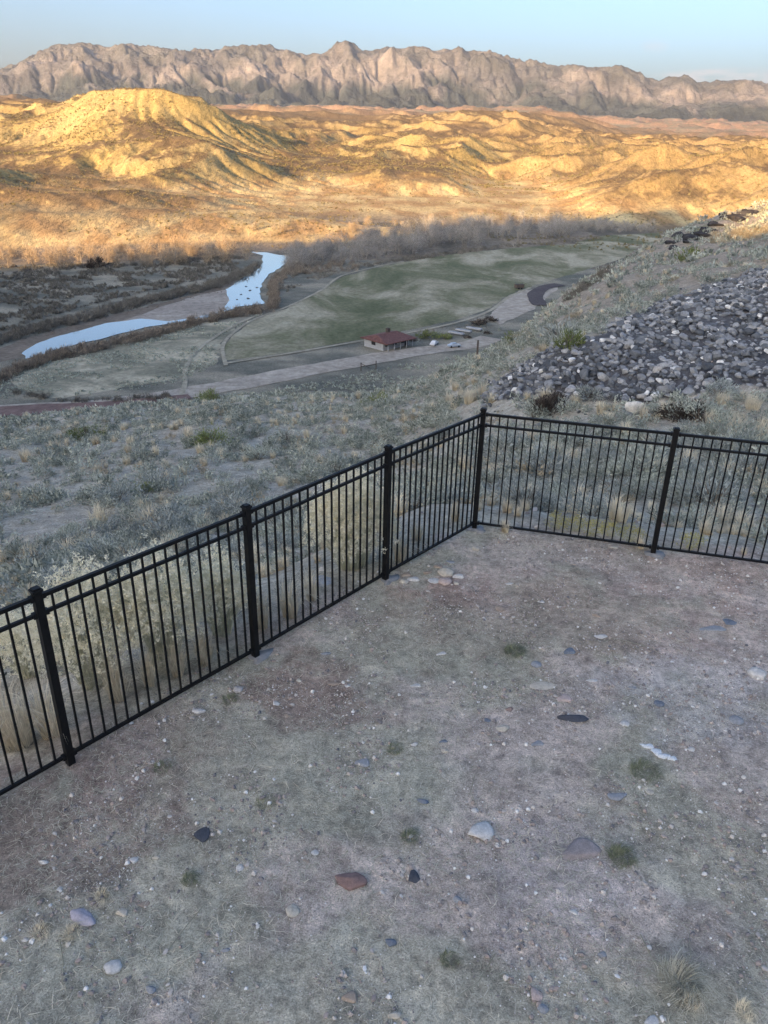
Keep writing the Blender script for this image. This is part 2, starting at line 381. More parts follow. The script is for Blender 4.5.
def colour_near(x, y, z):
    d = np.hypot(x, y); s = outside(x, y)
    n = np.clip(.5+.8*fbm(x/1.4, y/1.4, 4, 101), 0, 1)[..., None]; nb = np.clip(.5+.9*fbm(x/5, y/5, 3, 103), 0, 1)[..., None]
    soil = np.array([.53, .445, .375]); grass = np.array([.43, .405, .305]); red = np.array([.20, .118, .088]); pale = np.array([.27, .25, .245])
    # yard: greener to the left/centre, pinkish gravel to the right
    gm = np.clip(sstep(.35, .65, n[..., 0] + .22 - .10*(x+.3)), 0, 1)[..., None]*.75
    c = soil*(1-gm) + grass*gm
    def blob(cx, cy, r, ax=1.0):
        q = np.hypot((x-cx)/ax, y-cy)/r + .55*fbm(x/.30, y/.30, 4, 107); return sstep(1.25, .55, q)[..., None]
    for (px, py, r, ax, cc, k) in BLOBS:
        g = blob(px, py, r, ax)*(k if cc[0] > cc[1] else k*.45); c = c*(1-g*.75) + (np.array(cc)*1.45+.04)*1.2*g*.75
    # hillside beyond the fence
    hs = np.array([.41, .365, .295])*(1-.5*nb) + np.array([.46, .43, .34])*.5*nb
    o = sstep(.05, .9, s + .25*fbm(x/.7, y/.7, 3, 109))[..., None]; c = c*(1-o) + hs*o
    if RIPC is not None:
        rr = (inpoly(x, y, RIPC) & (np.hypot(x, y) < 90))[..., None]; c = np.where(rr, np.array([.11, .105, .105]), c)  # ground darkened to stand for shade in the gaps between rocks
    # valley floor
    bn = (sstep(40, 60, np.hypot(x, y))*sstep(8, 14, np.degrees(np.arctan2(x, y))))[..., None]; c = c*(1-.6*bn) + np.array([.27, .215, .16])*.6*bn
    fm = sstep(FLOOR+2.5, FLOOR+.4, z)[..., None]
    n3 = np.clip(.5+1.1*fbm(x/22, y/12, 4, 113), 0, 1)[..., None]
    vf = np.array([.13, .13, .105])*(1-n3) + np.array([.30, .27, .205])*n3
    return c*(1-fm) + vf*fm
def ypt(px, py): p = gp(px, py); return p[0], p[1]
BLOBS = []; RIPC = None
for (px, py, r, ax, cc, k) in [(310,693,.50,1.3,(.135,.082,.062),.95),(40,835,.62,1.5,(.135,.088,.068),.9),(120,745,.55,1.6,(.15,.10,.078),.6),(440,590,.30,1.6,(.17,.105,.08),.8),
      (560,615,.9,2.2,(.20,.125,.095),.6),(700,700,.6,1.4,(.30,.28,.265),.7),(560,870,.5,1.2,(.26,.22,.205),.7),(470,640,.8,1.5,(.13,.14,.09),.6),
      (600,540,.7,2.5,(.15,.15,.105),.6),(360,790,.6,1.5,(.135,.14,.10),.6),(640,770,.35,1.0,(.10,.105,.07),.8),(410,838,.16,1,(.07,.08,.045),.9),(624,856,.16,1,(.06,.07,.04),.9),
      (670,985,.3,1,(.08,.085,.055),.9),(720,940,.3,1.2,(.10,.10,.09),.6),(120,960,.55,1.4,(.15,.155,.115),.7),(515,650,.25,1,(.09,.10,.06),.7),(730,560,.6,2,(.20,.13,.10),.6)]:
    q = gp(px, py); BLOBS.append((q[0], q[1], r, ax, cc, k))
def colour_hill(x, y, z, slope):
    n = np.clip(.5+1.0*fbm(x/120, y/120, 4, 121), 0, 1)[..., None]
    d = np.hypot(x, y)
    az = np.degrees(np.arctan2(x, y))
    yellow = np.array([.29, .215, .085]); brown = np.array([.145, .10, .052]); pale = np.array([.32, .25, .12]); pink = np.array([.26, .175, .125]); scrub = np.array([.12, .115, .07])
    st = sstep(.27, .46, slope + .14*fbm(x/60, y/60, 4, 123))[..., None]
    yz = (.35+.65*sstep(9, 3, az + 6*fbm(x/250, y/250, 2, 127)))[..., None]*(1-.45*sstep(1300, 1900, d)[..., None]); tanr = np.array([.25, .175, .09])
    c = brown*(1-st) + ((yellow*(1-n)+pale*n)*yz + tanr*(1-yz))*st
    # apron between river and hills
    ap = (sstep(-30, -44, z)*sstep(1500, 900, d))[..., None]
    n2 = np.clip(.5+1.3*fbm(x/24, y/60, 4, 125), 0, 1)[..., None]
    c = c*(1-ap) + ap*(np.array([.36, .235, .11])*(1-n2) + np.array([.50, .39, .20])*n2)
    # dark scrub on the bottom land
    fm = sstep(FLOOR+1.2, FLOOR+.3, z)[..., None]*sstep(640, 520, d)[..., None]
    c = c*(1-fm) + fm*(np.array([.12, .105, .08])*(1-n2) + np.array([.23, .19, .14])*n2)
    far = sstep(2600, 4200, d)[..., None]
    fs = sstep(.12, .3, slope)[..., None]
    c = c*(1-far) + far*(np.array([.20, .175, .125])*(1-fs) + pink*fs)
    return c
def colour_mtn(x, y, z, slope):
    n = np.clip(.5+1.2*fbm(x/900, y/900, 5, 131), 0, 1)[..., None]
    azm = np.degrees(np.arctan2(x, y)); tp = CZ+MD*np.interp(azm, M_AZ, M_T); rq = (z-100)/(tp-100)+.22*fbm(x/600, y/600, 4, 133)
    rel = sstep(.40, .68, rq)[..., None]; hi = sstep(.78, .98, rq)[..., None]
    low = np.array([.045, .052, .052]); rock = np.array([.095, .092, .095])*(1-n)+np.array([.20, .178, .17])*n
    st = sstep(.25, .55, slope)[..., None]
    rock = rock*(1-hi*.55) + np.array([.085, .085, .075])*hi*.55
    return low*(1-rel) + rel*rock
gy, gx = np.gradient(GZ)
dr = np.gradient(D)[:, None]; da = np.maximum(np.gradient(np.radians(AZ))[None]*D[:, None], 1e-3)
SLOPE = np.hypot(gy/dr, gx/da)
def sheet(name, i0, i1, colour, mat):
    X, Y, Z = GX[i0:i1], GY[i0:i1], GZ[i0:i1]; n, m = X.shape
    idx = np.arange(n*m).reshape(n, m)
    FV = np.stack([idx[:-1, :-1], idx[:-1, 1:], idx[1:, 1:], idx[1:, :-1]], -1).reshape(-1, 4)[:, ::-1]
    o = mesh(name, np.stack([X, Y, Z], -1).reshape(-1, 3), FV, mat, True, {'Col': colour.reshape(-1, 3)})
    tag(o, kind='structure'); return o
def inpoly(x, y, P):
    x = np.asarray(x); c = np.zeros(x.shape, bool); n = len(P)
    for i in range(n):
        x1, y1 = P[i]; x2, y2 = P[i-1]
        k = ((y1 > y) != (y2 > y)) & (x < (x2-x1)*(y-y1)/((y2-y1) if y2 != y1 else 1e-9)+x1); c ^= k
    return c
RIP_PX = [(482,404),(488,388),(505,376),(530,362),(552,350),(575,342),(600,334),(625,320),(650,306),(675,297),(700,289),(725,281),(768,271),(830,262),(830,392),(768,388),(735,385),(705,392),(680,398),(650,402),(620,404),(590,402),(560,396),(540,393),(520,400)]
RIPC = np.array([gp(x, y)[:2] for x, y in RIP_PX])
c0 = colour_near(GX[:i_hill+1], GY[:i_hill+1], GZ[:i_hill+1])
sheet('ground', 0, i_hill+1, c0, M['soil'])
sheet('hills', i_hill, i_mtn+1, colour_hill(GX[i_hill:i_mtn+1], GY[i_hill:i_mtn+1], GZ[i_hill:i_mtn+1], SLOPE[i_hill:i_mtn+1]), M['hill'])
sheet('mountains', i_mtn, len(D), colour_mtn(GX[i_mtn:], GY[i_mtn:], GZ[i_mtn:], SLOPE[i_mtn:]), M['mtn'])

# ------------------------------------------------------------------ ridge behind the viewpoint: what keeps the near side of the valley in the shade
SUN_AZ = math.radians(34); SUN_EL = math.radians(13.5)        # light travels towards azimuth 42 deg right of the view
TD = math.tan(SUN_EL); ux, uy = math.cos(SUN_AZ), -math.sin(SUN_AZ); ax_, ay_ = math.sin(SUN_AZ), math.cos(SUN_AZ)
# height of the shadow surface above the viewpoint's datum, by distance u across the sunbeams
CREST = [(-330,-14),(-302,-6),(-284,7),(-271,17),(-259,31),(-246,54),(-221,84),(-190,103),(-164,108),(-110,80),(-70,52),(-45,40),(-33,34),(-28,27),(-23,20.5),(-16,20.5),(-5,25),(30,40),(200,60)]
def crest_S(u): return np.interp(u, [c[0] for c in CREST], [c[1] for c in CREST])
def build_ridge():
    L0 = -420.0
    U = np.linspace(-900, 500, 561); W = np.linspace(-1, 1, 25)
    V = []
    for u in U:
        top = crest_S(u) - L0*TD + 2.0*float(fbm(np.array(u/14.), np.array(.3), 3, 201))
        for w in W:
            k = (1-abs(w))**1.1; a = L0 + w*(150+top*.4)
            zz = -6 + (top+6)*k + (1-k)*k*22*float(fbm(np.array(u/60.), np.array(a/60.), 4, 203))
            V.append((ux*u+ax_*a, uy*u+ay_*a, zz))
    n, m = len(U), len(W); idx = np.arange(n*m).reshape(n, m)
    FV = np.stack([idx[:-1, :-1], idx[1:, :-1], idx[1:, 1:], idx[:-1, 1:]], -1).reshape(-1, 4)
    V = np.array(V); c = np.ones((len(V), 3))*np.array([.3, .2, .12])
    o = mesh('ridge', V, FV, M['hill'], True, {'Col': c}); tag(o, kind='structure')
build_ridge()

# ------------------------------------------------------------------ fence
def zg(x, y): return float(H(np.array(float(x)), np.array(float(y))))
def build_fence():
    dl = np.array(FP[1])-np.array(FP[2]); p0 = np.array(FP[1])+dl*1.0; pm = p0+dl
    dr_ = np.array(FP[5])-np.array(FP[4]); p6 = np.array(FP[5])+dr_*1.0
    pts = [pm, p0]+[np.array(FP[k]) for k in (1, 2, 3, 4, 5)]+[p6]
    pts = [np.array([p[0], p[1]]) for p in pts[1:]]
    root = thing('metal_fence', 'black metal picket fence turning a corner at the edge of the dirt yard', 'fence', (pts[4][0], pts[4][1], 0))
    off = np.array([pts[4][0], pts[4][1], 0.])
    PH = 1.50; npick = [16, 17, 17, 17, 21, 21]
    for i, p in enumerate(pts):
        z = zg(*p); rel = np.array([p[0], p[1], 0])-off
        po = MB().box((0, 0, PH/2-.1), (.056, .056, PH+.2)).build('post', M['black'], root, bevel=.004, loc=(rel[0], rel[1], z))
        MB().box((0, 0, PH+.008), (.072, .072, .016)).box((0, 0, PH+.022), (.05, .05, .012)).build('post_cap', M['black'], po, bevel=.003)
        if i in (2, 4, 5, 3):
            t = np.linspace(0, 2*math.pi, 14, endpoint=False); r = .10+.025*np.sin(3*t+i)+.015*np.cos(5*t)
            MB().prism([(a, b) for a, b in zip(r*np.cos(t)*1.15+.03, r*np.sin(t)*.8-.03)], -.05, .017).build('footing', M['concrete'], po, smooth=True)
        d_ = (pts[i+1]-p) if i < len(pts)-1 else (p-pts[i-1]); ang = math.atan2(d_[1], d_[0])
        po.rotation_euler = (0, 0, ang)
    for i in range(len(pts)-1):
        a, b = pts[i], pts[i+1]; L = np.linalg.norm(b-a); t = (b-a)/L
        za, zb = zg(*a), zg(*b)
        def P(s, h):
            q = a+t*s; return np.array([q[0], q[1], za+(zb-za)*s/L+h])-off
        for h, (w, hh) in ((1.455, (.030, .030)), (1.325, (.026, .026)), (.085, (.026, .026))):
            MB().bar(P(.033, h), P(L-.033, h), w, hh).build('rail', M['black'], root, bevel=.003)
        for s_ in (.043, L-.043):
            for h in (1.455, 1.325, .085): MB().bar(P(s_-.012, h), P(s_+.012, h), .042, .040).build('bracket', M['black'], root, bevel=.003)
        n = npick[i]
        for k in range(n):
            s = L*(k+1)/(n+1)
            q = P(s, 0)
            o = MB().box((0, 0, .755), (.0145, .0145, 1.37)).build('picket', M['black'], root, loc=tuple(q)) if k == 0 and i == 0 else None
            if o is None:
                o = build_fence.proto.copy(); COL.objects.link(o); o.parent = root; o.location = tuple(q)
            else: build_fence.proto = o
            o.rotation_euler = (0, 0, math.atan2(t[1], t[0]))
build_fence()

# ------------------------------------------------------------------ sheets on the valley floor
def ribbon(name, px, width, mat, lift=.05, n=160, cat=None):
    P = np.array([gp(x, y)[:2] for x, y in px]); s = np.concatenate([[0], np.cumsum(np.hypot(*np.diff(P, axis=0).T))])
    t = np.linspace(0, s[-1], n); u = np.interp(t, s, np.arange(len(P)))
    i = np.clip(u.astype(int), 0, len(P)-2); f = (u-i)[:, None]
    g = lambda k: P[np.clip(k, 0, len(P)-1)]
    C = .5*((2*g(i)) + (-g(i-1)+g(i+1))*f + (2*g(i-1)-5*g(i)+4*g(i+1)-g(i+2))*f**2 + (-g(i-1)+3*g(i)-3*g(i+1)+g(i+2))*f**3)
    T = np.gradient(C, axis=0); T /= np.linalg.norm(T, axis=1)[:, None]; Nn = np.stack([-T[:, 1], T[:, 0]], 1)
    w = (np.interp(u, np.arange(len(P)), width) if np.ndim(width) else np.full(n, width))*(1+.10*fbm(t/9., t*0+hash(name) % 7*0, 2, 301))
    m = 7; V = []
    for k in range(m):
        q = C+Nn*(w*((k/(m-1))-.5))[:, None]; zz = H(q[:, 0], q[:, 1])
        V.append(np.stack([q[:, 0], q[:, 1], zz], 1))
    V = np.stack(V, 1)
    V[:, :, 2] += lift
    idx = np.arange(n*m).reshape(n, m); FV = np.stack([idx[:-1, :-1], idx[1:, :-1], idx[1:, 1:], idx[:-1, 1:]], -1).reshape(-1, 4)[:, ::-1]
    o = mesh(name, V.reshape(-1, 3), FV, mat, True); return tag(o, kind='structure')
def polysheet(name, px, mat, lift, res=2.0, ripple=.5, kind='structure', colf=None):
    P = np.array([gp(x, y)[:2] for x, y in px]); Q = []
    for i in range(len(P)):      # subdivide + jitter the outline
        a, b = P[i], P[(i+1) % len(P)]; k = max(1, int(np.linalg.norm(b-a)/res))
        for j in range(k): Q.append(a+(b-a)*j/k)
    Q = np.array(Q); Q = Q+np.stack([fbm(Q[:, 0]/8., Q[:, 1]/8., 3, 311), fbm(Q[:, 0]/8., Q[:, 1]/8., 3, 317)], 1)*ripple
    import mathutils
    tri = mathutils.geometry.tessellate_polygon([[Vector((q[0], q[1], 0)) for q in Q]])
    me = bpy.data.meshes.new(name); import bmesh
    bm = bmesh.new(); vs_ = [bm.verts.new((q[0], q[1], 0)) for q in Q]
    for t in tri:
        try: bm.faces.new([vs_[k] for k in t])
        except Exception: pass
    bmesh.ops.recalc_face_normals(bm, faces=bm.faces)
    for f in bm.faces:
        if f.normal.z < 0: f.normal_flip()
    for _ in range(3):
        es = [e for e in bm.edges if e.calc_length() > 14]
        if es: bmesh.ops.subdivide_edges(bm, edges=es, cuts=1); bmesh.ops.triangulate(bm, faces=bm.faces)
    co_ = np.array([v.co[:2] for v in bm.verts]); zz = H(co_[:, 0], co_[:, 1])
    for v, z in zip(bm.verts, zz): v.co.z = max(z, FLOOR)+lift
    bm.to_mesh(me); bm.free(); me.materials.append(mat)
    o = bpy.data.objects.new(name, me); COL.objects.link(o); tag(o, kind=kind); return o
def patch_mat(name, stops, sx, sc2=.9, b_=.6, rough=.95):
    m, nt, b = new_mat(name); p = pos(nt)
    n = noise(nt, p, 1.0, 6, .62, .6, xyz=(sx[0], sx[1], 1)); c = ramp(nt, n, stops)
    n2 = noise(nt, p, sc2, 5, .75); c = mix(nt, c, ramp(nt, n2, [(.3, gray(.65)), (.7, gray(1.35))]), 1.0, 'MULTIPLY')
    nt.links.new(c, b.inputs['Base Color']); b.inputs['Roughness'].default_value = rough
    bump(nt, b, n2, b_, .3); return m
M['field'] = patch_mat('pasture', [(.37, (.11, .12, .062)), (.46, (.165, .165, .095)), (.53, (.26, .24, .16)), (.61, (.38, .345, .25))], (.04, .022))
M['drygrass'] = patch_mat('dry_pasture', [(.34, (.15, .15, .11)), (.48, (.25, .235, .17)), (.60, (.46, .41, .30))], (.03, .06))
M['road'] = patch_mat('dirt_road', [(.3, (.31, .27, .22)), (.6, (.43, .38, .315))], (.08, .08), .5)
M['redroad'] = patch_mat('red_dirt', [(.3, (.15, .10, .088)), (.7, (.22, .15, .13))], (.08, .08), .6)
M['track'] = patch_mat('pale_track', [(.3, (.27, .245, .185)), (.7, (.42, .38, .29))], (.1, .1), .7)
M['asphalt'] = patch_mat('asphalt', [(.3, (.07, .055, .055)), (.7, (.10, .08, .075))], (.1, .1), .9, .2, .8)
M['sand'] = patch_mat('river_sand', [(.3, (.26, .225, .19)), (.7, (.38, .335, .285))], (.05, .09), .5)
M['bank'] = patch_mat('river_bank', [(.3, (.135, .11, .083)), (.7, (.23, .19, .15))], (.08, .1), .8)
def water_mat():
    m, nt, b = new_mat('river_water'); b.inputs['Base Color'].default_value = (.10, .13, .13, 1); b.inputs['Roughness'].default_value = .10
    b.inputs['Specular IOR Level'].default_value = .9; b.inputs['Coat Weight'].default_value = 1.0; b.inputs['Coat Roughness'].default_value = .05
    bump(nt, b, noise(nt, pos(nt), .5, 3, .6, 0), .12, .04); return m
M['water'] = water_mat()
FIELD = [(226,361),(224,347),(236,333),(252,321),(285,309),(318,292),(342,277),(375,268),(420,259),(470,252),(530,247),(590,243),(640,246),(625,258),(585,270),(552,280),(525,288),(505,297),(488,309),(455,320),(415,329),(380,336),(330,345),(285,353)]
polysheet('field', FIELD, M['field'], .05, ripple=.8)
polysheet('pasture', [(20,392),(10,374),(60,358),(110,345),(160,334),(205,322),(240,322),(222,342),(218,362),(170,380),(110,390),(60,398)], M['drygrass'], .02, ripple=1.5)
polysheet('meadow', [(575,243),(600,236),(660,233),(705,233),(690,240),(650,245)], M['field'], .04, ripple=.8)
polysheet('riverbank', [(-10,352),(30,337),(75,325),(130,311),(180,298),(215,288),(238,276),(228,296),(200,312),(150,322),(80,337),(30,354),(-10,366)], M['bank'], .03, ripple=1.)
polysheet('sandbar', [(120,322),(165,306),(200,295),(226,290),(236,300),(232,311),(205,319),(165,324),(140,324)], M['sand'], .09, ripple=.8)
RIVER = [(22,354),(34,345),(60,336),(105,324),(142,319),(168,322),(200,317),(224,311),(229,300),(226,290),(240,280),(256,271),(263,264),(262,256),(250,252),(268,253),(290,257),(285,265),(270,274),(262,283),(260,296),(264,304),(240,307),(205,319),(150,327),(105,338),(60,349),(26,359)]
polysheet('river', RIVER, M['water'], .16, res=1.2, ripple=.6)
ribbon('track', [(181,397),(185,384),(186,368),(196,352),(214,338),(238,324),(262,314)], 1.1, M['track'], .16)
ribbon('field_edge_path', [(224,364),(262,358),(300,352),(340,345),(380,338),(420,331),(460,322),(490,311),(508,298),(530,288)], 1.3, M['track'], .16)
ribbon('field_side_path', [(226,366),(223,346),(236,331),(256,319),(290,306),(322,290),(345,275),(400,262)], 1.0, M['track'], .17)
ribbon('dirt_road', [(-80,412),(-20,410),(30,408),(90,405),(150,399),(205,390),(255,381),(300,372),(345,364),(390,356),(430,350),(470,345),(492,338)], [5,5,5.5,6,7.5,8,8.5,8.5,8.5,8.5,7.5,7,7], M['road'], .10)
ribbon('red_dirt_road', [(-80,415.5),(-20,413),(40,410.5),(100,407),(150,402.5),(190,397)], [6,6.5,6.5,6,5,3], M['redroad'], .22)
polysheet('gravel_area', [(488,318),(505,300),(520,291),(545,288),(560,286),(556,291),(548,296),(542,303),(530,312),(515,318),(500,325)], M['road'], .11, ripple=.8)
ribbon('asphalt_road', [(541,306),(536,300),(536,294),(545,288),(560,285)], 5.5, M['asphalt'], .28)

# ------------------------------------------------------------------ vegetation builders
def tri_cloud(rng, base, tip, w):
    """thin triangles from base to tip with width w"""
    n = len(base); d = tip-base; r = rng.normal(size=(n, 3)); s = np.cross(d, r); s /= np.linalg.norm(s, axis=1)[:, None]+1e-9
    w = np.broadcast_to(w, (n,))[:, None]
    V = np.stack([base-s*w/2, base+s*w/2, tip], 1).reshape(-1, 3)
    return V, np.arange(3*n).reshape(n, 3)
def shrub(seed, n=420, r=.5, h=.5, ll=.07, lw=.022, lumps=14, upness=.6, core=.35):
    rng = np.random.default_rng(seed)
    th = rng.uniform(0, 2*math.pi, lumps); ph = np.arccos(rng.uniform(.0, 1, lumps)); rad = rng.uniform(.45, .9, lumps)
    C = np.stack([rad*np.sin(ph)*np.cos(th)*r, rad*np.sin(ph)*np.sin(th)*r, rad*np.cos(ph)*h*.85+.06*h], 1)
    k = rng.integers(0, lumps, n); p = C[k]+rng.normal(size=(n, 3))*np.array([r, r, h])*.145
    p[:, 2] = np.abs(p[:, 2])+.01
    d = p/np.array([r, r, h]); d = d/np.linalg.norm(d, axis=1)[:, None] + np.array([0, 0, upness]) + rng.normal(size=(n, 3))*.45
    d /= np.linalg.norm(d, axis=1)[:, None]; L = ll*rng.uniform(.6, 1.4, n)[:, None]
    V, Fc = tri_cloud(rng, p-d*L*.4, p+d*L*.6, lw*rng.uniform(.7, 1.4, n))
    return V, Fc, np.repeat(np.clip(rng.normal(.5, .25, n), 0, 1), 3)
def stems(rng, n, r, h, w=.012, spread=1.0, bend=.15, base=.05):
    th = rng.uniform(0, 2*math.pi, n); q = rng.uniform(0, 1, n)**.6
    b = np.stack([base*np.cos(th), base*np.sin(th), 0*th], 1)*rng.uniform(.2, 1, n)[:, None]
    t = np.stack([q*r*spread*np.cos(th), q*r*spread*np.sin(th), h*(1-.52*q*q)*rng.uniform(.7, 1.05, n)], 1)
    mid = (b+t)/2+np.stack([0*th, 0*th, np.full(n, h*bend)], 1)
    V1, F1 = tri_cloud(rng, b, mid*1.0, w); V2, F2 = tri_cloud(rng, mid-(mid-b)*.35, t, w*.8)
    return np.concatenate([V1, V2]), np.concatenate([F1, F2+len(V1)]), t
def blades(rng, n, r, h, w=.006, spread=.6, base=.08):
    """arched grass blades: 2 quads + tip as triangles"""
    th = rng.uniform(0, 2*math.pi, n); q = rng.uniform(0, 1, n)
    bs = base*np.sqrt(rng.uniform(0, 1, n)); b = np.stack([bs*np.cos(th+1), bs*np.sin(th+1), 0*th], 1)
    out = np.stack([np.cos(th), np.sin(th), 0*th], 1); L = h*rng.uniform(.5, 1.1, n)
    m = b+out*(q*spread*L*.30)[:, None]+np.array([0, 0, 1.])*(L*.62)[:, None]
    t = b+out*(q*spread*L*.95)[:, None]+np.array([0, 0, 1.])*(L*(1-.45*q*spread))[:, None]
    s = np.stack([-np.sin(th), np.cos(th), 0*th], 1)*w/2
    V = np.stack([b-s, b+s, m+s*.8, m-s*.8, t], 1).reshape(-1, 3); k = np.arange(n)[:, None]*5
    Fc = np.concatenate([k+[0, 1, 2], k+[0, 2, 3], k+[3, 2, 4]]); return V, Fc, np.repeat(rng.uniform(0, 1, n), 5)
def scatter(name, protos, P, S, A, mat, extra=None, zs=None):
    """merge copies of proto (V,F,tint) arrays at P with scale S, rotation A"""
    Vs, Fs, Ts = [], [], []; off = 0; rng = np.random.default_rng(len(P)); which = rng.integers(0, len(protos), len(P))
    ob = rng.normal(0, .16, len(P))
    zs = np.ones(len(P)) if zs is None else zs
    for k, (V, Fc, T) in enumerate(protos):
        ii = np.nonzero(which == k)[0]
        if not len(ii): continue
        c, s = np.cos(A[ii])[:, None], np.sin(A[ii])[:, None]; sc = S[ii][:, None]
        X = (V[None, :, 0]*c-V[None, :, 1]*s)*sc+P[ii, 0][:, None]; Y = (V[None, :, 0]*s+V[None, :, 1]*c)*sc+P[ii, 1][:, None]
        Z = V[None, :, 2]*sc*zs[ii][:, None]+P[ii, 2][:, None]
        Vs.append(np.stack([X, Y, Z], -1).reshape(-1, 3)); n = len(V)
        Fs.append((Fc[None]+(np.arange(len(ii))*n)[:, None, None]).reshape(-1, Fc.shape[1])+off); off += n*len(ii)
        Ts.append(np.clip(T[None]+ob[ii][:, None], 0, 1).ravel())
    return mesh(name, np.concatenate(Vs), np.concatenate(Fs), mat, False, {'tint': np.concatenate(Ts)})
M['sage'] = leaf_mat('sagebrush_leaf', (.17, .19, .155), (.60, .62, .53), .2, .18)
M['sageblue'] = leaf_mat('blue_sagebrush_leaf', (.165, .185, .17), (.52, .545, .50), .2, .15)
M['twig'] = leaf_mat('grey_twig', (.14, .115, .09), (.30, .26, .21), 0, .2)
M['greenbush'] = leaf_mat('green_shrub_leaf', (.10, .13, .045), (.26, .29, .11), .2, .2)
M['darkbush'] = leaf_mat('dark_shrub_leaf', (.03, .024, .02), (.10, .08, .068), .1, .1)
M['straw'] = leaf_mat('dry_grass', (.58, .50, .37), (.92, .84, .66), .35, .1)
M['cream'] = leaf_mat('seed_head', (.74, .69, .52), (.95, .91, .77), .40, .05)
M['yellowflower'] = leaf_mat('yellow_seed', (.34, .30, .10), (.62, .55, .22), .2, .1)
M['tanbush'] = leaf_mat('tan_shrub_leaf', (.26, .22, .15), (.48, .42, .31), .15, .15)
M['bark'] = simple_mat('bark', (.22, .19, .16), (.40, .36, .31), 5, .95, .1, .4, .05)
M['baretwig'] = leaf_mat('bare_twigs', (.15, .145, .135), (.44, .42, .395), 0, .18)
M['sunlit_twig'] = leaf_mat('sunlit_bare_twigs', (.26, .19, .12), (.54, .42, .28), 0, .12)  # warm copy of the bare twigs, sunlight put into the colour
def leafobj(name, arr, mat, parent=None, loc=None):
    V, Fc, T = arr; return mesh(name, V, Fc, mat, False, {'tint': T}, parent, loc=loc)

# ------------------------------------------------------------------ sagebrush slope
PS = [shrub(s, 1000, .5, .44, .058, .021, 11, .35) for s in range(400, 406)]
PSf = [shrub(s, 190, .5, .46, .085, .048, 8, .3) for s in range(420, 428)]
PSff = [shrub(s, 46, .5, .5, .16, .11, 6, .3) for s in range(440, 446)]
PG = []
for s in range(4):
    r_ = np.random.default_rng(460+s); PG.append(blades(r_, 170, .2, .5, .012, .9, .12))
def region_random(n, d0, d1, a0, a1, seed, dens=None):
    r_ = np.random.default_rng(seed); d = np.sqrt(r_.uniform(d0**2, d1**2, n)); a = np.radians(r_.uniform(a0, a1, n))
    return d*np.sin(a), d*np.cos(a), r_
ROADS = np.concatenate([np.array([v.co[:] for v in bpy.data.objects[n_].data.vertices])[::3, :2] for n_ in ('dirt_road', 'red_dirt_road', 'asphalt_road', 'gravel_area')])
def nearroad(x, y, r=3.0):
    out = np.zeros(len(x), bool)
    for i in range(0, len(x), 2000):
        out[i:i+2000] = (((x[i:i+2000, None]-ROADS[None, :, 0])**2+(y[i:i+2000, None]-ROADS[None, :, 1])**2).min(1) < r*r)
    return out
RIP = RIPC
# candidates on the slope
x, y, r_ = region_random(17500, 9.5, 185, -31, 31, 500)
zz = H(x, y); dd = np.hypot(x, y)
keep = (outside(x, y) > 1.2) & (zz > FLOOR+.5) & ~inpoly(x, y, RIP) & (fbm(x/5., y/5., 3, 501) + r_.uniform(-.5, .5, len(x)) > -.42)
keep &= ~nearroad(x, y, 3.2)
# thin out on the bench to the right (drier)
azz = np.degrees(np.arctan2(x, y)); keep &= ~((azz > 12) & (dd > 45) & (r_.uniform(0, 1, len(x)) < .45))
x, y, zz, dd = x[keep], y[keep], zz[keep], dd[keep]
# extra near shrubs
x2, y2, r2 = region_random(420, 9, 26, -31, 31, 503); k2 = (outside(x2, y2) > 1.3) & ~inpoly(x2, y2, RIP); x2, y2 = x2[k2], y2[k2]
x3, y3, r3 = region_random(600, 20, 60, -31, 31, 505); k3 = ~inpoly(x3, y3, RIP) & (outside(x3, y3) > 1.3); x3, y3 = x3[k3], y3[k3]
x = np.concatenate([x, x2, x3]); y = np.concatenate([y, y2, y3]); zz = H(x, y); dd = np.hypot(x, y)
S = r_.uniform(.5, 1.6, len(x))*np.where(r_.uniform(0, 1, len(x)) > .85, 1.5, 1.0)
S = np.where(dd < 18, np.minimum(S, 1.1), S)
A = r_.uniform(0, 6.28, len(x)); kind = r_.uniform(0, 1, len(x))
P3 = np.stack([x, y, zz-.02], 1)
inview = np.abs(np.degrees(np.arctan2(x, y))) < 27
size = S/dd*inview; order = np.argsort(-size)
sag = kind < .74
NI = 290; ind = [i for i in order if sag[i]][:NI]; indset = set(ind)
protos = {}
def proto_shrub(key, name, V, mat, stems_=True, label=None, cat='bush', group=None):
    root = thing(name, label, cat, (0, 0, 0), 0, group)
    leafobj('foliage', V, mat, root)
    if stems_:
        r9 = np.random.default_rng(9); Vs, Fs, t = stems(r9, 26, .36, .34, .018); leafobj('stem', (Vs, Fs, np.full(len(Vs), .4)), M['twig'], root)
    return root
sage_protos = []
for k in range(6):
    o = proto_shrub(k, 'sagebrush', PS[k], M['sage'] if k % 2 else M['sageblue'], True, 'sagebrush', 'bush', 'sagebrush covering the slope beyond the fence'); sage_protos.append(o)
used = set()
def place(protolist, i, P, s, a, label):
    k = i % len(protolist); o = protolist[k]
    if id(o) in used: o = copy_tree(o)
    else: used.add(id(o))
    o.location = P; o.scale = (s, s, s*.95); o.rotation_euler = (0, 0, a); o['label'] = label; return o
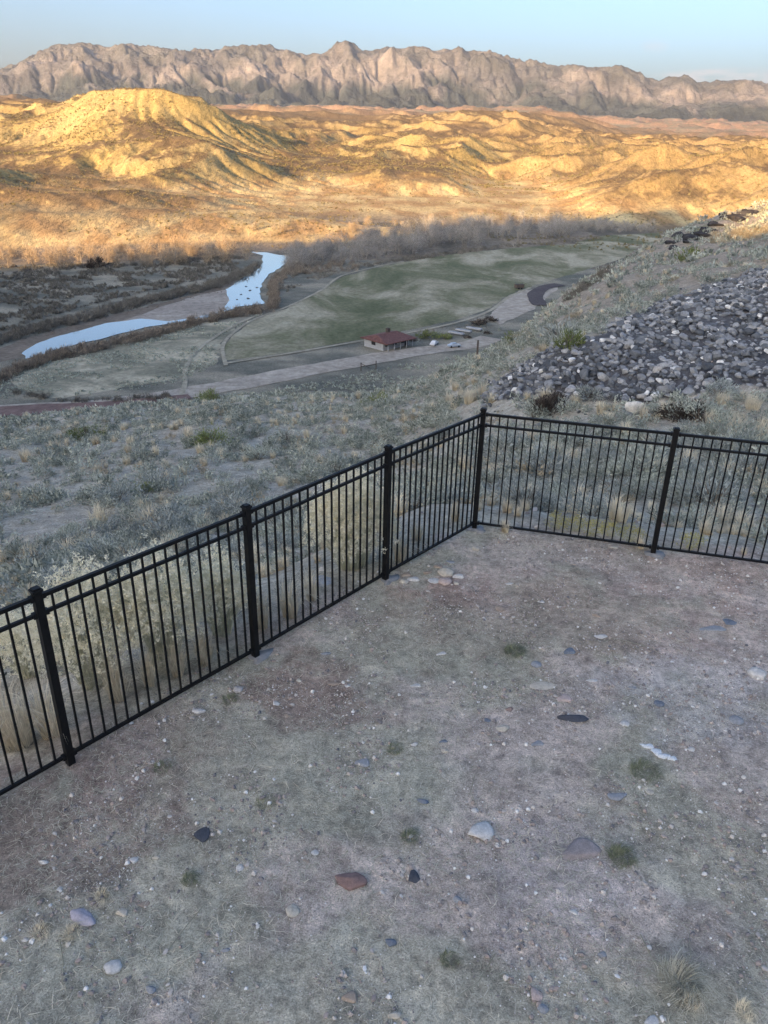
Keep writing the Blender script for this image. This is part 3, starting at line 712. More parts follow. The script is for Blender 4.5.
def sage_label(xx, yy, k):
    tone = 'grey green' if k % 2 else 'blue grey'; az = math.degrees(math.atan2(xx, yy)); d = math.hypot(xx, yy)
    if az > 6: where = 'seen through the right run of the fence' if d < 26 else ('on the hillside beyond the rubble bank' if d > 45 else 'beside the rubble bank')
    elif az > -12: where = 'close behind the middle fence panels' if d < 20 else 'in the middle of the slope above the fence tops'
    else: where = 'low behind the left fence panels' if d < 16 else 'on the left part of the slope below the road'
    return f'low rounded {tone} sagebrush {where}'
for n_, i in enumerate(ind):
    place(sage_protos, n_, P3[i], S[i], A[i], sage_label(x[i], y[i], n_ % 6))
rest = np.array([i for i in range(len(x)) if sag[i] and i not in indset])
nearm = dd[rest] < 75
scat = scatter('sagebrush_cover', PSf, P3[rest[nearm]], S[rest[nearm]], A[rest[nearm]], M['sage']); tag(scat, kind='stuff')
scat = scatter('sagebrush_cover', PSff, P3[rest[~nearm]], S[rest[~nearm]]*1.15, A[rest[~nearm]], M['sage']); tag(scat, kind='stuff')
g_ = np.nonzero(~sag)[0]
gi = g_[kind[g_] < .93]; di = g_[kind[g_] >= .93]
o = scatter('dry_grass', PG, P3[gi], S[gi]*.9, A[gi], M['straw']); tag(o, kind='stuff')
o = scatter('brown_scrub', PSf, P3[di], S[di]*.7, A[di], M['tanbush']); tag(o, kind='stuff')
# fine straw close behind the fence and loose stones on the slope
x, y, r_ = region_random(2600, 8, 34, -33, 33, 511); k = (outside(x, y) > .35)&(outside(x, y) < 17)&(fbm(x/2.2, y/2.2, 3, 513) > -.12); x, y = x[k], y[k]
o = scatter('dry_grass', PG, np.stack([x, y, H(x, y)-.01], 1), r_.uniform(.18, .5, len(x)), r_.uniform(0, 6, len(x)), M['straw']); tag(o, kind='stuff')

# ------------------------------------------------------------------ stones
def rock_proto(seed, sub=2, ang=.25, sq=(1, .8, .6)):
    import bmesh
    bm = bmesh.new(); bmesh.ops.create_icosphere(bm, subdivisions=sub, radius=.5)
    V = np.array([v.co[:] for v in bm.verts]); Fc = np.array([[v.index for v in f.verts] for f in bm.faces]); bm.free()
    rng = np.random.default_rng(seed)
    for _ in range(12 if ang > .8 else 9 if ang > .3 else 5):     # cut facets
        n = rng.normal(size=3); n /= np.linalg.norm(n); h = rng.uniform(.20, .38) if ang > .45 else rng.uniform(.27, .42) if ang > .3 else rng.uniform(.38, .47)
        dd_ = V@n; V = V - np.maximum(dd_-h, 0)[:, None]*n*.92
    nn = gnoise(V[:, 0]*3+seed, V[:, 1]*3+V[:, 2]*2.1, seed); V = V*(1+.13*nn+.06*gnoise(V[:, 1]*7, V[:, 2]*7+V[:, 0]*5, seed+3))[:, None]
    return V*np.array(sq), Fc, np.full(len(V), rng.uniform(0, 1))
def stone_mat():
    m, nt, b = new_mat('stone'); p = objco(nt); oi = N(nt, 'ObjectInfo')
    n = noise(nt, p, 5, 5, .7); n2 = noise(nt, p, 40, 4, .7)
    c = mix(nt, oi.outputs['Color'], ramp(nt, n, [(.3, gray(.72)), (.7, gray(1.22))]), 1.0, 'MULTIPLY')
    c = mix(nt, c, ramp(nt, n2, [(.3, gray(.8)), (.7, gray(1.15))]), 1.0, 'MULTIPLY')
    nt.links.new(c, b.inputs['Base Color']); b.inputs['Roughness'].default_value = .8; bump(nt, b, n2, .5, .008); return m
M['stone'] = stone_mat()
def riprap_mat():
    m, nt, b = new_mat('basalt_rubble'); p = pos(nt)
    t = attr(nt, 'tint').outputs['Fac']
    c = ramp(nt, t, [(0, (.06, .064, .07)), (.3, (.145, .152, .16)), (.55, (.265, .27, .275)), (.80, (.39, .385, .375)), (.90, (.45, .415, .37)), (.985, (.74, .72, .68))])
    c = mix(nt, c, ramp(nt, noise(nt, p, 5, 5, .7), [(.3, gray(.6)), (.7, gray(1.35))]), 1.0, 'MULTIPLY')
    nt.links.new(c, b.inputs['Base Color']); bump(nt, b, noise(nt, p, 14, 4, .7), .6, .03); return m
M['rip'] = riprap_mat()
RP = [rock_proto(600+k, 2, .6, (1, random.uniform(.7, 1), random.uniform(.55, .85))) for k in range(10)]
# riprap: dart throwing over the bank
rng = np.random.default_rng(61)
lo, hi = RIP.min(0), RIP.max(0); pts = []
cell = {}
def try_add(px_, py_, s):
    cx, cy = int(px_/.6), int(py_/.6)
    for a in (-1, 0, 1):
        for b in (-1, 0, 1):
            for q in cell.get((cx+a, cy+b), ()):
                if (q[0]-px_)**2+(q[1]-py_)**2 < (.345*(q[2]+s))**2: return False
    cell.setdefault((cx, cy), []).append((px_, py_, s)); return True
cand = rng.uniform(lo, hi, (90000, 2)); cand = cand[inpoly(cand[:, 0], cand[:, 1], RIP)]
cs = np.concatenate([np.full(len(cand)//40, .62)*rng.uniform(.8, 1.1, len(cand)//40), rng.uniform(.34, .50, len(cand)//3)]); cs = np.concatenate([cs, rng.uniform(.16, .36, len(cand)-len(cs))])
for (a, b), s in zip(cand, cs):
    if try_add(a, b, s*.92): pts.append((a, b, s))
# stragglers round the foot
for q in range(260):
    e = RIP[rng.integers(0, len(RIP))]+rng.normal(0, 1.4, 2); s = rng.uniform(.15, .4)
    if try_add(e[0], e[1], s): pts.append((e[0], e[1], s))
pts = np.array(pts); zr = H(pts[:, 0], pts[:, 1])
tint = np.clip(rng.beta(1.5, 1.6, len(pts))*.84 + (rng.uniform(0, 1, len(pts)) > .88)*.4, 0, 1)
zl = zr + .10*pts[:, 2] + .22*fbm(pts[:, 0]/2.0, pts[:, 1]/2.0, 3, 613)
A = rng.uniform(0, 6.28, len(pts)); dd = np.hypot(pts[:, 0], pts[:, 1]); azr = np.degrees(np.arctan2(pts[:, 0], pts[:, 1]))
order = np.argsort(-(pts[:, 2]/dd*(azr < 26.2)))
print('riprap', len(pts))
def set_tint(o, v): pass
def stuff_rocks(ii, name):
    o = None; Vs, Fs, Ts = [], [], []; off = 0
    for k in range(len(RP)):
        jj = ii[(ii % len(RP)) == k]
        if not len(jj): continue
        V, Fc, _ = RP[k]; c, s = np.cos(A[jj])[:, None], np.sin(A[jj])[:, None]; sc = pts[jj, 2][:, None]
        tl = (rng.uniform(-.5, .5, len(jj)))[:, None]; X0 = V[None, :, 0]*np.cos(tl)-V[None, :, 2]*np.sin(tl); Z0 = V[None, :, 0]*np.sin(tl)+V[None, :, 2]*np.cos(tl)
        X = (X0*c-V[None, :, 1]*s)*sc+pts[jj, 0][:, None]; Y = (X0*s+V[None, :, 1]*c)*sc+pts[jj, 1][:, None]; Z = Z0*sc+zl[jj][:, None]
        Vs.append(np.stack([X, Y, Z], -1).reshape(-1, 3)); Fs.append((Fc[None]+(np.arange(len(jj))*len(V))[:, None, None]).reshape(-1, 3)+off); off += len(V)*len(jj)
        Ts.append(np.repeat(tint[jj], len(V)))
    return mesh(name, np.concatenate(Vs), np.concatenate(Fs), M['rip'], False, {'tint': np.concatenate(Ts)})
tag(stuff_rocks(order[280:], 'rubble'), kind='stuff')
# tint classes for individual boulders: meshes per (shape, tone)
TONES = [(.12, 'dark basalt'), (.34, 'dark grey'), (.52, 'mid grey'), (.74, 'light grey'), (.88, 'tan'), (.98, 'whitish')]
bm_cache = {}
for i in order[:280]:
    ti = int(np.argmin([abs(tint[i]-t[0]) for t in TONES])); k = int(i % len(RP)); key = (k, ti)
    if key not in bm_cache:
        V, Fc, T = RP[k]; o = mesh('boulder', V, Fc, M['rip'], False, {'tint': np.full(len(V), TONES[ti][0])}); bm_cache[key] = o.data
    else: o = bpy.data.objects.new('boulder', bm_cache[key]); COL.objects.link(o)
    o.location = (pts[i, 0], pts[i, 1], zl[i]); s = pts[i, 2]; o.scale = (s, s, s); o.rotation_euler = (rng.uniform(-.5, .5), rng.uniform(-.5, .5), A[i])
    tag(o, TONES[ti][1]+' angular boulder lying in the rock bank above the fence corner', 'boulder', 'boulders of the rubble bank')

# ------------------------------------------------------------------ yard stones (pixel, width px, aspect, colour, label)
SROUND = [rock_proto(700+k, 3, .2, (1, random.uniform(.7, .95), random.uniform(.5, .7))) for k in range(7)]
SANG = [rock_proto(720+k, 3, .5, (1, random.uniform(.65, .9), random.uniform(.45, .65))) for k in range(6)]
cream = (.52, .47, .39); white = (.58, .56, .53); tan = (.36, .29, .23); grey = (.30, .31, .325); blue = (.17, .195, .235); dark = (.075, .08, .095); pinkc = (.50, .40, .36); redc = (.25, .165, .145); lil = (.46, .42, .46)
ST = [
 (413,580,13,1.4,white,'r','whitish oval stone by the foot of the fence post, left of the stone heap'),
 (404,582,9,1,cream,'r','small cream stone at the left end beside the whitish oval one, near the fence post'),
 (406,575,10,1.2,tan,'a','tan stone touching the back of the whitish oval one by the fence post'),
 (434,581,12,1.5,white,'r','white flattish stone at the left front of the stone heap by the fence'),
 (445,582,13,1,pinkc,'r','pinkish squarish stone at the front centre of the stone heap'),
 (446,573,16,1.2,cream,'r','largest cream stone on top of the heap by the fence'),
 (458,577,12,1,white,'r','pale round stone at the right end of the heap by the fence'),
 (456,584,8,1,cream,'a','small pale stone under the right end of the stone heap'),
 (438,567,10,1.2,tan,'a','tan stone at the back of the stone heap'),
 (428,573,9,1,tan,'a','brownish stone at the left of the stone heap, half in the soil'),
 (450,562,10,2,grey,'a','flat grey stone behind the stone heap, nearer the fence'),
 (500,609,9,1.2,tan,'r','lone tan stone in the open ground right of and below the stone heap'),
 (509,584,10,2,white,'a','flat white sliver lying right of the stone heap'),
 (476,549,8,1,cream,'r','small cream stone on the grass in front of the corner post'),
 (441,654,11,1.8,white,'a','flat white stone in the grass below the stone heap'),
 (536,665,10,1,grey,'r','grey round pebble left of the upright bluish stone'),
 (569,652,12,.8,blue,'r','bluish stone standing upright in the middle of the yard'),
 (542,686,24,3,cream,'r','long pale flat stone half sunk in gravel, mid yard'),
 (564,699,15,1.1,pinkc,'a','tan angular stone just above the dark slab'),
 (571,719,30,1.6,dark,'a','large dark slab, the darkest stone in the yard'),
 (502,729,15,1,cream,'a','cream blocky stone left of the dark slab'),
 (509,710,9,1.2,(.30,.22,.19),'a','brown stone just above the cream blocky one'),
 (487,721,9,1.5,blue,'a','small bluish stone left of the cream blocky one'),
 (537,744,13,1.5,grey,'a','grey blue flat stone below the dark slab'),
 (444,751,9,1.2,cream,'a','cream stone of the pair in gravel left of centre, the lower one'),
 (443,742,9,1.6,blue,'a','bluish stone of the pair in gravel left of centre, the upper one'),
 (415,686,12,1.8,white,'a','flat whitish stone near the right edge of the bare brown patch'),
 (414,745,8,1,white,'a','small white stone in gravel below the brown patch'),
 (276,704,9,1.2,white,'a','pale stone at the left side of the bare brown patch'),
 (335,684,14,1.7,tan,'a','tan flat stone at the right side of the bare brown patch'),
 (347,686,7,1.1,white,'a','small whitish stone next to the tan flat one on the brown patch'),
 (325,654,12,2,grey,'a','grey flat stone above the bare brown patch'),
 (299,681,7,1,cream,'a','small cream stone at the top of the bare brown patch'),
 (287,716,7,1,tan,'a','small tan stone at the lower edge of the bare brown patch'),
 (362,763,15,1.1,grey,'a','pale grey pointed stone sunk in the grass below the brown patch'),
 (315,853,7,1,white,'r','small white pebble left of centre, above the red slab'),
 (306,861,7,1,tan,'r','small tan pebble beside the small white pebble, above the red slab'),
 (202,834,15,.7,dark,'a','dark grey stone sunk in the grass left of centre'),
 (199,712,13,1.3,white,'a','whitish broken stone near the fence, left of the brown patch'),
 (83,918,25,2.6,lil,'r','long pale lilac stone in the grass, lower left'),
 (122,913,11,1,cream,'r','round cream stone to the right of the long lilac stone'),
 (113,968,16,1.3,white,'r','egg shaped whitish stone, lowest large one at the lower left'),
 (150,990,10,.7,grey,'r','grey upright oval stone at the lower left, right of the egg shaped one'),
 (43,863,9,1.3,white,'r','small white stone on the brown bare soil at the left edge'),
 (134,860,8,1.2,white,'a','white stone at the right of the left brown soil patch'),
 (156,858,7,1.2,cream,'r','small cream stone right of the white one by the left brown patch'),
 (144,904,10,1.6,tan,'a','small tan flat stone above and right of the round cream one'),
 (25,941,6,1,white,'r','tiny white stone near the lower left edge'),
 (293,911,12,.9,cream,'r','cream egg shaped stone below the red slab'),
 (349,882,34,1.5,redc,'a','flat reddish sandstone slab sunk in the ground'),
 (349,998,14,1.1,tan,'a','tan angular stone near the bottom edge, left of centre'),
 (225,951,8,1,grey,'r','small grey pebble in the grass, bottom left of centre'),
 (480,832,25,1.2,white,'a','large white chunky rock in the lower middle of the yard'),
 (475,811,7,1,white,'r','white pebble just above the large white chunky rock'),
 (422,802,12,1.3,blue,'a','dark blue grey stone up and left of the white chunky rock'),
 (414,878,14,.7,dark,'a','dark narrow stone below and left of the white chunky rock'),
 (390,943,12,1.3,blue,'a','dark bluish stone low in the middle'),
 (536,996,14,1.1,pinkc,'a','peach coloured stone near the bottom edge right of centre'),
 (543,1009,9,1,grey,'r','grey pebble just below the peach coloured stone'),
 (602,955,8,.9,grey,'r','small grey stone at lower right, left of the grass clump'),
 (757,675,16,1.2,white,'r','pale rounded stone by the right edge of the picture'),
 (736,721,12,1,grey,'r','light grey round stone at the right, in the pale dusty patch'),
 (618,797,18,1.2,grey,'a','grey blue stone sunk in soil below the white quartz band'),
 (659,704,10,1.2,blue,'r','bluish pebble at the right of the dark slab'),
 (691,750,8,.8,white,'a','small white stone right of the white quartz strip'),
 (729,623,17,1.5,blue,'a','blue grey stone, upper one of the two flat ones at the far right'),
 (712,629,26,3.4,grey,'a','long flat grey stone at the far right of the yard'),
 (600,637,15,1.8,white,'a','whitish flat stone up and right of the upright bluish stone'),
 (591,681,12,1.5,white,'a','white flat stone up and right of the dark slab'),
 (596,616,8,1.2,tan,'r','small tan stone in the reddish ground, back of the yard'),
 (579,852,40,1.5,(.30,.26,.25),'a','broad pale rock mostly buried in the soil, lower right'),
 (394,1016,12,1.2,cream,'a','cream stone cut by the bottom edge, centre'),
 (651,1021,13,1.6,white,'a','white flat stone by the bottom edge, right'),
 (614,548,8,1.5,cream,'a','small cream stone near the fence, right side of the yard'),
 (625,724,9,1.2,white,'r','white pebble between the dark slab and the quartz strip'),
 (632,688,8,1,grey,'r','small grey pebble up and right of the dark slab'),
 (541,602,7,1.4,white,'a','small white chip in the open ground at the back of the yard'),
 (650,792,7,1,cream,'r','cream pebble right of the sunk grey blue stone'),
 (573,912,8,1,white,'r','white pebble below the broad buried rock'),
 (240,868,7,1.2,white,'r','white pebble in the grass left of the small white and tan pair'),
 (60,890,7,1.4,white,'a','white chip on soil above the long lilac stone'),
 (457,900,8,1,grey,'r','grey pebble below the white chunky rock'),
]
def yard_stone(px, py, w, asp, colr, shp, label, name='stone'):
    p = gp(px, py); dist = np.linalg.norm(p-np.array([0, 0, CZ])); wid = w*dist/F
    k = int(px*7+py) ; V, Fc, T = (SROUND[k % 7] if shp == 'r' and k % 3 else SANG[k % 6])
    o = mesh(name, V, Fc, M['stone'], True, None)
    d = wid/max(asp, 1) if asp > 1 else wid/asp*.9
    hz = min(wid, d*1.3)*(.95 if shp == 'r' else .85)
    if 'buried' in label or 'sunk' in label or 'slab' in label or 'flat' in label: hz *= .6
    o.scale = (wid, max(d, wid*.42)*1.4 if asp > 1 else d*1.2, hz); o.location = (p[0], p[1], p[2]+hz*.06)
    o.rotation_euler = (0, 0, math.atan2(_r[1], _r[0])+random.uniform(-.35, .35) - (.25 if 'lilac' in label else 0)); o.color = (*colr, 1)
    return tag(o, label, 'stone')
for s in ST: yard_stone(*s)
# broken white quartz strip
qz = [(648,747,11,1.4),(656,752,10,1.1),(664,757,12,1.2),(672,759,9,1.2),(642,745,6,1.5)]
for j, q in enumerate(qz):
    o = yard_stone(*q, (.72, .74, .75), 'a', ['white quartz chunk near the upper left of the quartz strip','white quartz chunk in the middle of the quartz strip','largest white quartz chunk of the quartz strip','white quartz chunk at the right end of the quartz strip','tiny quartz chip at the left tip of the quartz strip'][j], 'quartz_stone')
    o['group'] = 'broken quartz strip on the ground'
# pebbles: stuff
PB = [rock_proto(740+k, 1, .5, (1, .8, .6)) for k in range(6)]
def yardpts(n, seed, y0=2.2, y1=9.0):
    r_ = np.random.default_rng(seed); xx = r_.uniform(-5.5, 6.5, n); yy = r_.uniform(y0, y1, n); k = (outside(xx, yy) < .2) & (np.abs(np.degrees(np.arctan2(xx, yy))) < 42); return xx[k], yy[k], r_
def pebble_mat():
    m, nt, b = new_mat('pebbles'); t = attr(nt, 'tint').outputs['Fac']
    c = ramp(nt, t, [(0, (.19, .18, .18)), (.25, (.25, .22, .205)), (.5, (.36, .29, .25)), (.7, (.46, .40, .35)), (.9, (.62, .58, .53)), (1, (.72, .70, .67))])
    nt.links.new(c, b.inputs['Base Color']); return m
M['pebble'] = pebble_mat()
xx, yy, r_ = yardpts(190000, 63)
k = r_.uniform(0, 1, len(xx)) < np.clip(.38+1.5*fbm(xx/.7, yy/.7, 4, 631)+.09*xx, .08, 1); xx, yy = xx[k], yy[k]
sz = np.minimum(.0062*np.exp(r_.exponential(.46, len(xx))), .042)*1.25
PBt = [(V, Fc, np.full(len(V), t)) for (V, Fc, _), t in zip(PB, (.22, .34, .45, .56, .70, .92))]
o = scatter('pebbles', PBt, np.stack([xx, yy, H(xx, yy)+sz*.12], 1), sz, r_.uniform(0, 6, len(xx)), M['pebble']); tag(o, kind='stuff'); print('pebbles', len(xx))
x, y, r_ = region_random(9000, 7, 40, -33, 33, 641); k = (outside(x, y) > .2); x, y = x[k], y[k]
sz = np.minimum(.02*np.exp(r_.exponential(.5, len(x))), .16)
o = scatter('loose_stones', PBt, np.stack([x, y, H(x, y)+sz*.1], 1), sz, r_.uniform(0, 6, len(x)), M['pebble']); tag(o, kind='stuff')

# ------------------------------------------------------------------ yard grass: flattened dry turf + wisps
def turf(name, n, seed, mat, h, thr, lay=1.0, w=.0022, clump=None):
    r_ = np.random.default_rng(seed)
    if clump is None:
        xx, yy, r_ = yardpts(n, seed); dens = np.clip(thr+1.0*fbm(xx/.8, yy/.8, 3, seed+1)-.10*xx, .03, 1); k = r_.uniform(0, 1, len(xx)) < dens; xx, yy = xx[k], yy[k]
    else:
        ci = r_.integers(0, len(clump), n); cl = np.array(clump)[ci]; q = r_.normal(0, 1, (n, 2))*cl[:, 2:3]*.5; xx = cl[:, 0]+q[:, 0]; yy = cl[:, 1]+q[:, 1]
    n = len(xx); th = r_.uniform(0, 6.28, n); L = h*r_.uniform(.4, 1.5, n); zz = H(xx, yy)
    b = np.stack([xx, yy, zz+.001], 1); lift = r_.uniform(.02, .45, n)*(1-.6*lay)+.03
    d1 = np.stack([np.cos(th), np.sin(th), lift], 1); th2 = th+r_.normal(0, .7, n); d2 = np.stack([np.cos(th2), np.sin(th2), lift*.2], 1)
    m = b+d1*(L*.5)[:, None]; t = m+d2*(L*.5)[:, None]; s = np.stack([-np.sin(th), np.cos(th), 0*th], 1)*w/2
    V = np.stack([b-s, b+s, m+s, m-s, t], 1).reshape(-1, 3); k = np.arange(n)[:, None]*5
    return mesh(name, V, np.concatenate([k+[0, 1, 2], k+[0, 2, 3], k+[3, 2, 4]]), mat, False, {'tint': np.repeat(r_.uniform(0, 1, n), 5)})
M['turf'] = leaf_mat('dead_turf', (.31, .295, .22), (.68, .635, .51), .15, 0)
M['turfgreen'] = leaf_mat('green_turf', (.13, .145, .085), (.31, .32, .20), .15, 0)
tag(turf('grass', 150000, 65, M['turf'], .05, .50, w=.0034), kind='stuff')
tag(turf('straw', 24000, 67, M['straw'], .075, .30, w=.0036), kind='stuff')
tag(turf('green_grass', 26000, 69, M['turfgreen'], .03, .12), kind='stuff')
# individual clumps in the yard
CL = [(410,838,15,.05,'turfgreen','dark green grass clump left of the white chunky rock'),(622,858,22,.06,'turfgreen','dark green weed clump on soil at right of the buried pale rock'),(645,772,26,.05,'turfgreen','flat dark grass clump beside the white quartz strip'),
 (680,985,34,.13,'turf','large straggly grass clump with long dry stalks, lower right'),(103,897,11,.05,'straw','small golden grass tuft above the long lilac stone'),(42,932,14,.05,'straw','golden grass tuft left of the long lilac stone, near the left edge'),(73,934,13,.05,'straw','golden grass tuft just under the long lilac stone'),
 (190,880,14,.04,'turfgreen','small dull green tuft in the lower left grass'),(163,768,16,.04,'turfgreen','greenish tuft in the grass near the fence, left part'),(265,803,18,.03,'turfgreen','low green patch tuft left of the middle of the yard'),(515,652,20,.05,'turfgreen','olive tuft next to the grey round pebble in mid yard'),
 (745,1012,14,.06,'straw','golden tuft in the bottom right corner'),(692,1003,12,.05,'straw','golden tuft below the straggly grass clump'),(395,750,14,.04,'turfgreen','green tuft in the grass at the centre'),(450,960,16,.03,'turfgreen','sparse green tuft near the bottom centre'),
 (230,700,14,.05,'turfgreen','dark tuft beside the whitish broken stone near the fence')]
for j, (px, py, w, h, mt, lab) in enumerate(CL):
    p = gp(px, py); dist = np.linalg.norm(p-np.array([0, 0, CZ])); r = w*dist/F/2; r_ = np.random.default_rng(800+j)
    V, Fc, T = blades(r_, 150 if w < 20 else 330, r, h, .003, 1.9, r*1.0)
    o = leafobj('grass_clump', (V, Fc, T), M[mt], None, tuple(p)); tag(o, lab, 'grass clump')
    if 'stalks' in lab:
        for a in range(7):
            th = r_.uniform(0, 6.28); L = r_.uniform(.25, .5); pts_ = [(0, 0, .02), (math.cos(th)*L*.3, math.sin(th)*L*.3, .09), (math.cos(th+.2)*L*.7, math.sin(th+.2)*L*.7, .07), (math.cos(th+.5)*L, math.sin(th+.5)*L, .012)]
            MB().tube(pts_, [.0022, .002, .0017, .001], 5).build('stalk', M['strawsolid'] if 'strawsolid' in M else M['turf'], o)
# fallen stalks
for j, (a, b, c) in enumerate([((495,955),(478,985),(455,1000)),((640,935),(650,960),(668,975)),((60,940),(64,965),(63,985)),((620,640),(650,650),(668,660)),((596,648),(612,640),(640,650)),((165,955),(190,925),(205,905)),((475,775),(470,795),(480,812))]):
    P_ = [gp(*q)+np.array([0, 0, .008]) for q in (a, b, c)]; P_[1][2] += .02
    o = MB().tube(P_, [.003, .0028, .0015], 5).build('fallen_stalk', M['turf']); tag(o, ['bent dry stalk lying low in the centre of the yard','curved dry stalk under the dark green weed clump','upright pale stalk fallen below the long lilac stone','dry twig lying near the two flat stones at the right','forked tan twig up and right of the upright bluish stone','thin dry stalk in the lower left grass','thin pale stalk above the large white chunky rock'][j], 'twig')

# ------------------------------------------------------------------ plants placed one by one beyond the fence
def rabbit_arrays(seed, r, h, nst=120, nh=420):
    rng = np.random.default_rng(seed); V, Fc, t = stems(rng, nst, r, h, .010, 1.0, .10, .3*r)
    to = t[np.hypot(t[:, 0], t[:, 1]) > .25*r]; c = to[rng.integers(0, len(to), nh)]+rng.normal(size=(nh, 3))*np.array([.05, .05, .05])
    c2 = c; nn = len(c2)*15; q = np.repeat(c2, 15, 0)+rng.normal(size=(nn, 3))*.015
    d = rng.normal(size=(nn, 3)); d[:, 2] = np.abs(d[:, 2])+.3; d /= np.linalg.norm(d, axis=1)[:, None]
    V2, F2 = tri_cloud(rng, q-d*.008, q+d*.016, .013)
    return (V, Fc, np.repeat(rng.uniform(0, 1, len(V)//3), 3)), (V2, F2, np.repeat(rng.uniform(0, 1, nn), 3))
M['rstem'] = leaf_mat('rabbitbrush_stem', (.40, .39, .28), (.68, .65, .48), .1, .1)
def px_size(px, py, w):
    p = gp(px, py); return p, w*np.linalg.norm(p-np.array([0, 0, CZ]))/F
def rabbit(px, py, w, h, seed, label):
    p, W = px_size(px, py, w); Hh = W*h/w*1.05
    root = thing('rabbitbrush', label, 'bush', tuple(p), random.uniform(0, 6), 'rabbitbrush along the fence')
    n = int(np.clip(W*H_N*1.6, 60, 420)); a, b = rabbit_arrays(seed, W/2, Hh, n, int(n*(6.0 if seed == 1 else 4.2)))
    leafobj('stem', a, M['rstem'], root); leafobj('seed_head', b, M['cream'], root)
H_N = 190
rabbit(352, 566, 88, 92, 1, 'big round cream flowered rabbitbrush behind the post nearest the corner one, left run of fence')
rabbit(95, 684, 96, 112, 2, 'widest cream tufted rabbitbrush behind the leftmost fence post')
rabbit(165, 662, 84, 108, 3, 'tall cream tufted rabbitbrush in the middle of the left fence panel')
rabbit(222, 634, 58, 84, 4, 'narrow cream tufted rabbitbrush just left of the second fence post')
rabbit(30, 676, 60, 66, 6, 'smaller rabbitbrush at the left edge behind the golden grass')
def tuft(px, py, w, h, seed, label, mt='straw', spread=.8):
    p, W = px_size(px, py, w); Hh = W*h/w*.95; rng = np.random.default_rng(seed)
    V, Fc, T = blades(rng, int(np.clip(620*W, 120, 480)), W/2, Hh, .005, spread, W*.20)
    o = leafobj('grass_tuft', (V, Fc, T), M[mt], None, tuple(p)); return tag(o, label, 'grass tuft')
for j, a in enumerate([(18,745,62,80,'large golden grass tuft at the left edge behind the fence'),(52,735,40,70,'golden grass tuft left of the leftmost fence post'),(118,700,34,66,'bright golden grass tuft just right of the leftmost fence post'),(150,686,24,50,'small golden tuft in the left fence panel, before the tall rabbitbrush'),
    (178,676,26,46,'straw tuft near the middle of the left fence panel'),(205,664,28,52,'straw coloured tuft left of the second fence post'),(262,628,28,50,'pinkish straw tuft right of the second fence post'),(290,616,34,54,'straw tuft in the second fence panel, lower part'),(312,600,24,40,'small straw tuft left of the big round rabbitbrush'),
    (400,560,24,34,'short straw tuft right of the third fence post'),(455,520,20,26,'short straw tuft just left of the corner post'),(603,412,30,15,'pale bunch grass between the two dark bushes, left one'),(616,411,16,12,'pale bunch grass next to the big white boulder'),
    (662,417,18,12,'pale bunch grass in front of the right dark bush'),(712,424,30,15,'pale bunch grass right of the right dark bush'),(735,432,38,26,'pale bunch grass close to the right edge'),(762,438,30,26,'pale bunch grass cut by the right edge'),(575,404,20,12,'low pale grass right of the left dark bush'),(752,410,30,20,'pale grass at the foot of the rubble, right edge'),(722,405,26,16,'pale grass at the rubble foot right of the right dark bush'),
    (505,532,16,18,'straw tuft at the fence foot right of the corner post'),(640,548,18,16,'straw tuft at the foot of the right fence post')]):
    tuft(*a[:4], 900+j, a[4], spread=1.0)
PSb = {k: [shrub(1000+s, 900, .5, .42, .06, .016) for s in range(3)] for k in ('a',)}
def bush(px, py, w, h, mt, seed, label, name='shrub', dens=900):
    p, W = px_size(px, py, w); dens = 2600 if mt == 'darkbush' and py > 390 else dens
    V, Fc, T = shrub(seed, dens, .5, .5, .11 if dens < 700 else .075, .030 if dens < 700 else .018, 16)
    root = thing(name, label, 'bush', tuple(p-np.array([0, 0, .02])), 0); hs = W*(h/w)*1.15/.5*.55
    a = leafobj('foliage', (V*np.array([W*1.05, W*1.05, hs]), Fc, T), M[mt], root)
    r9 = np.random.default_rng(seed); Vs, Fs, t = stems(r9, 40, W*.42, hs*.5, .02*W); leafobj('stem', (Vs, Fs, np.full(len(Vs), .3)), M['twig'], root)
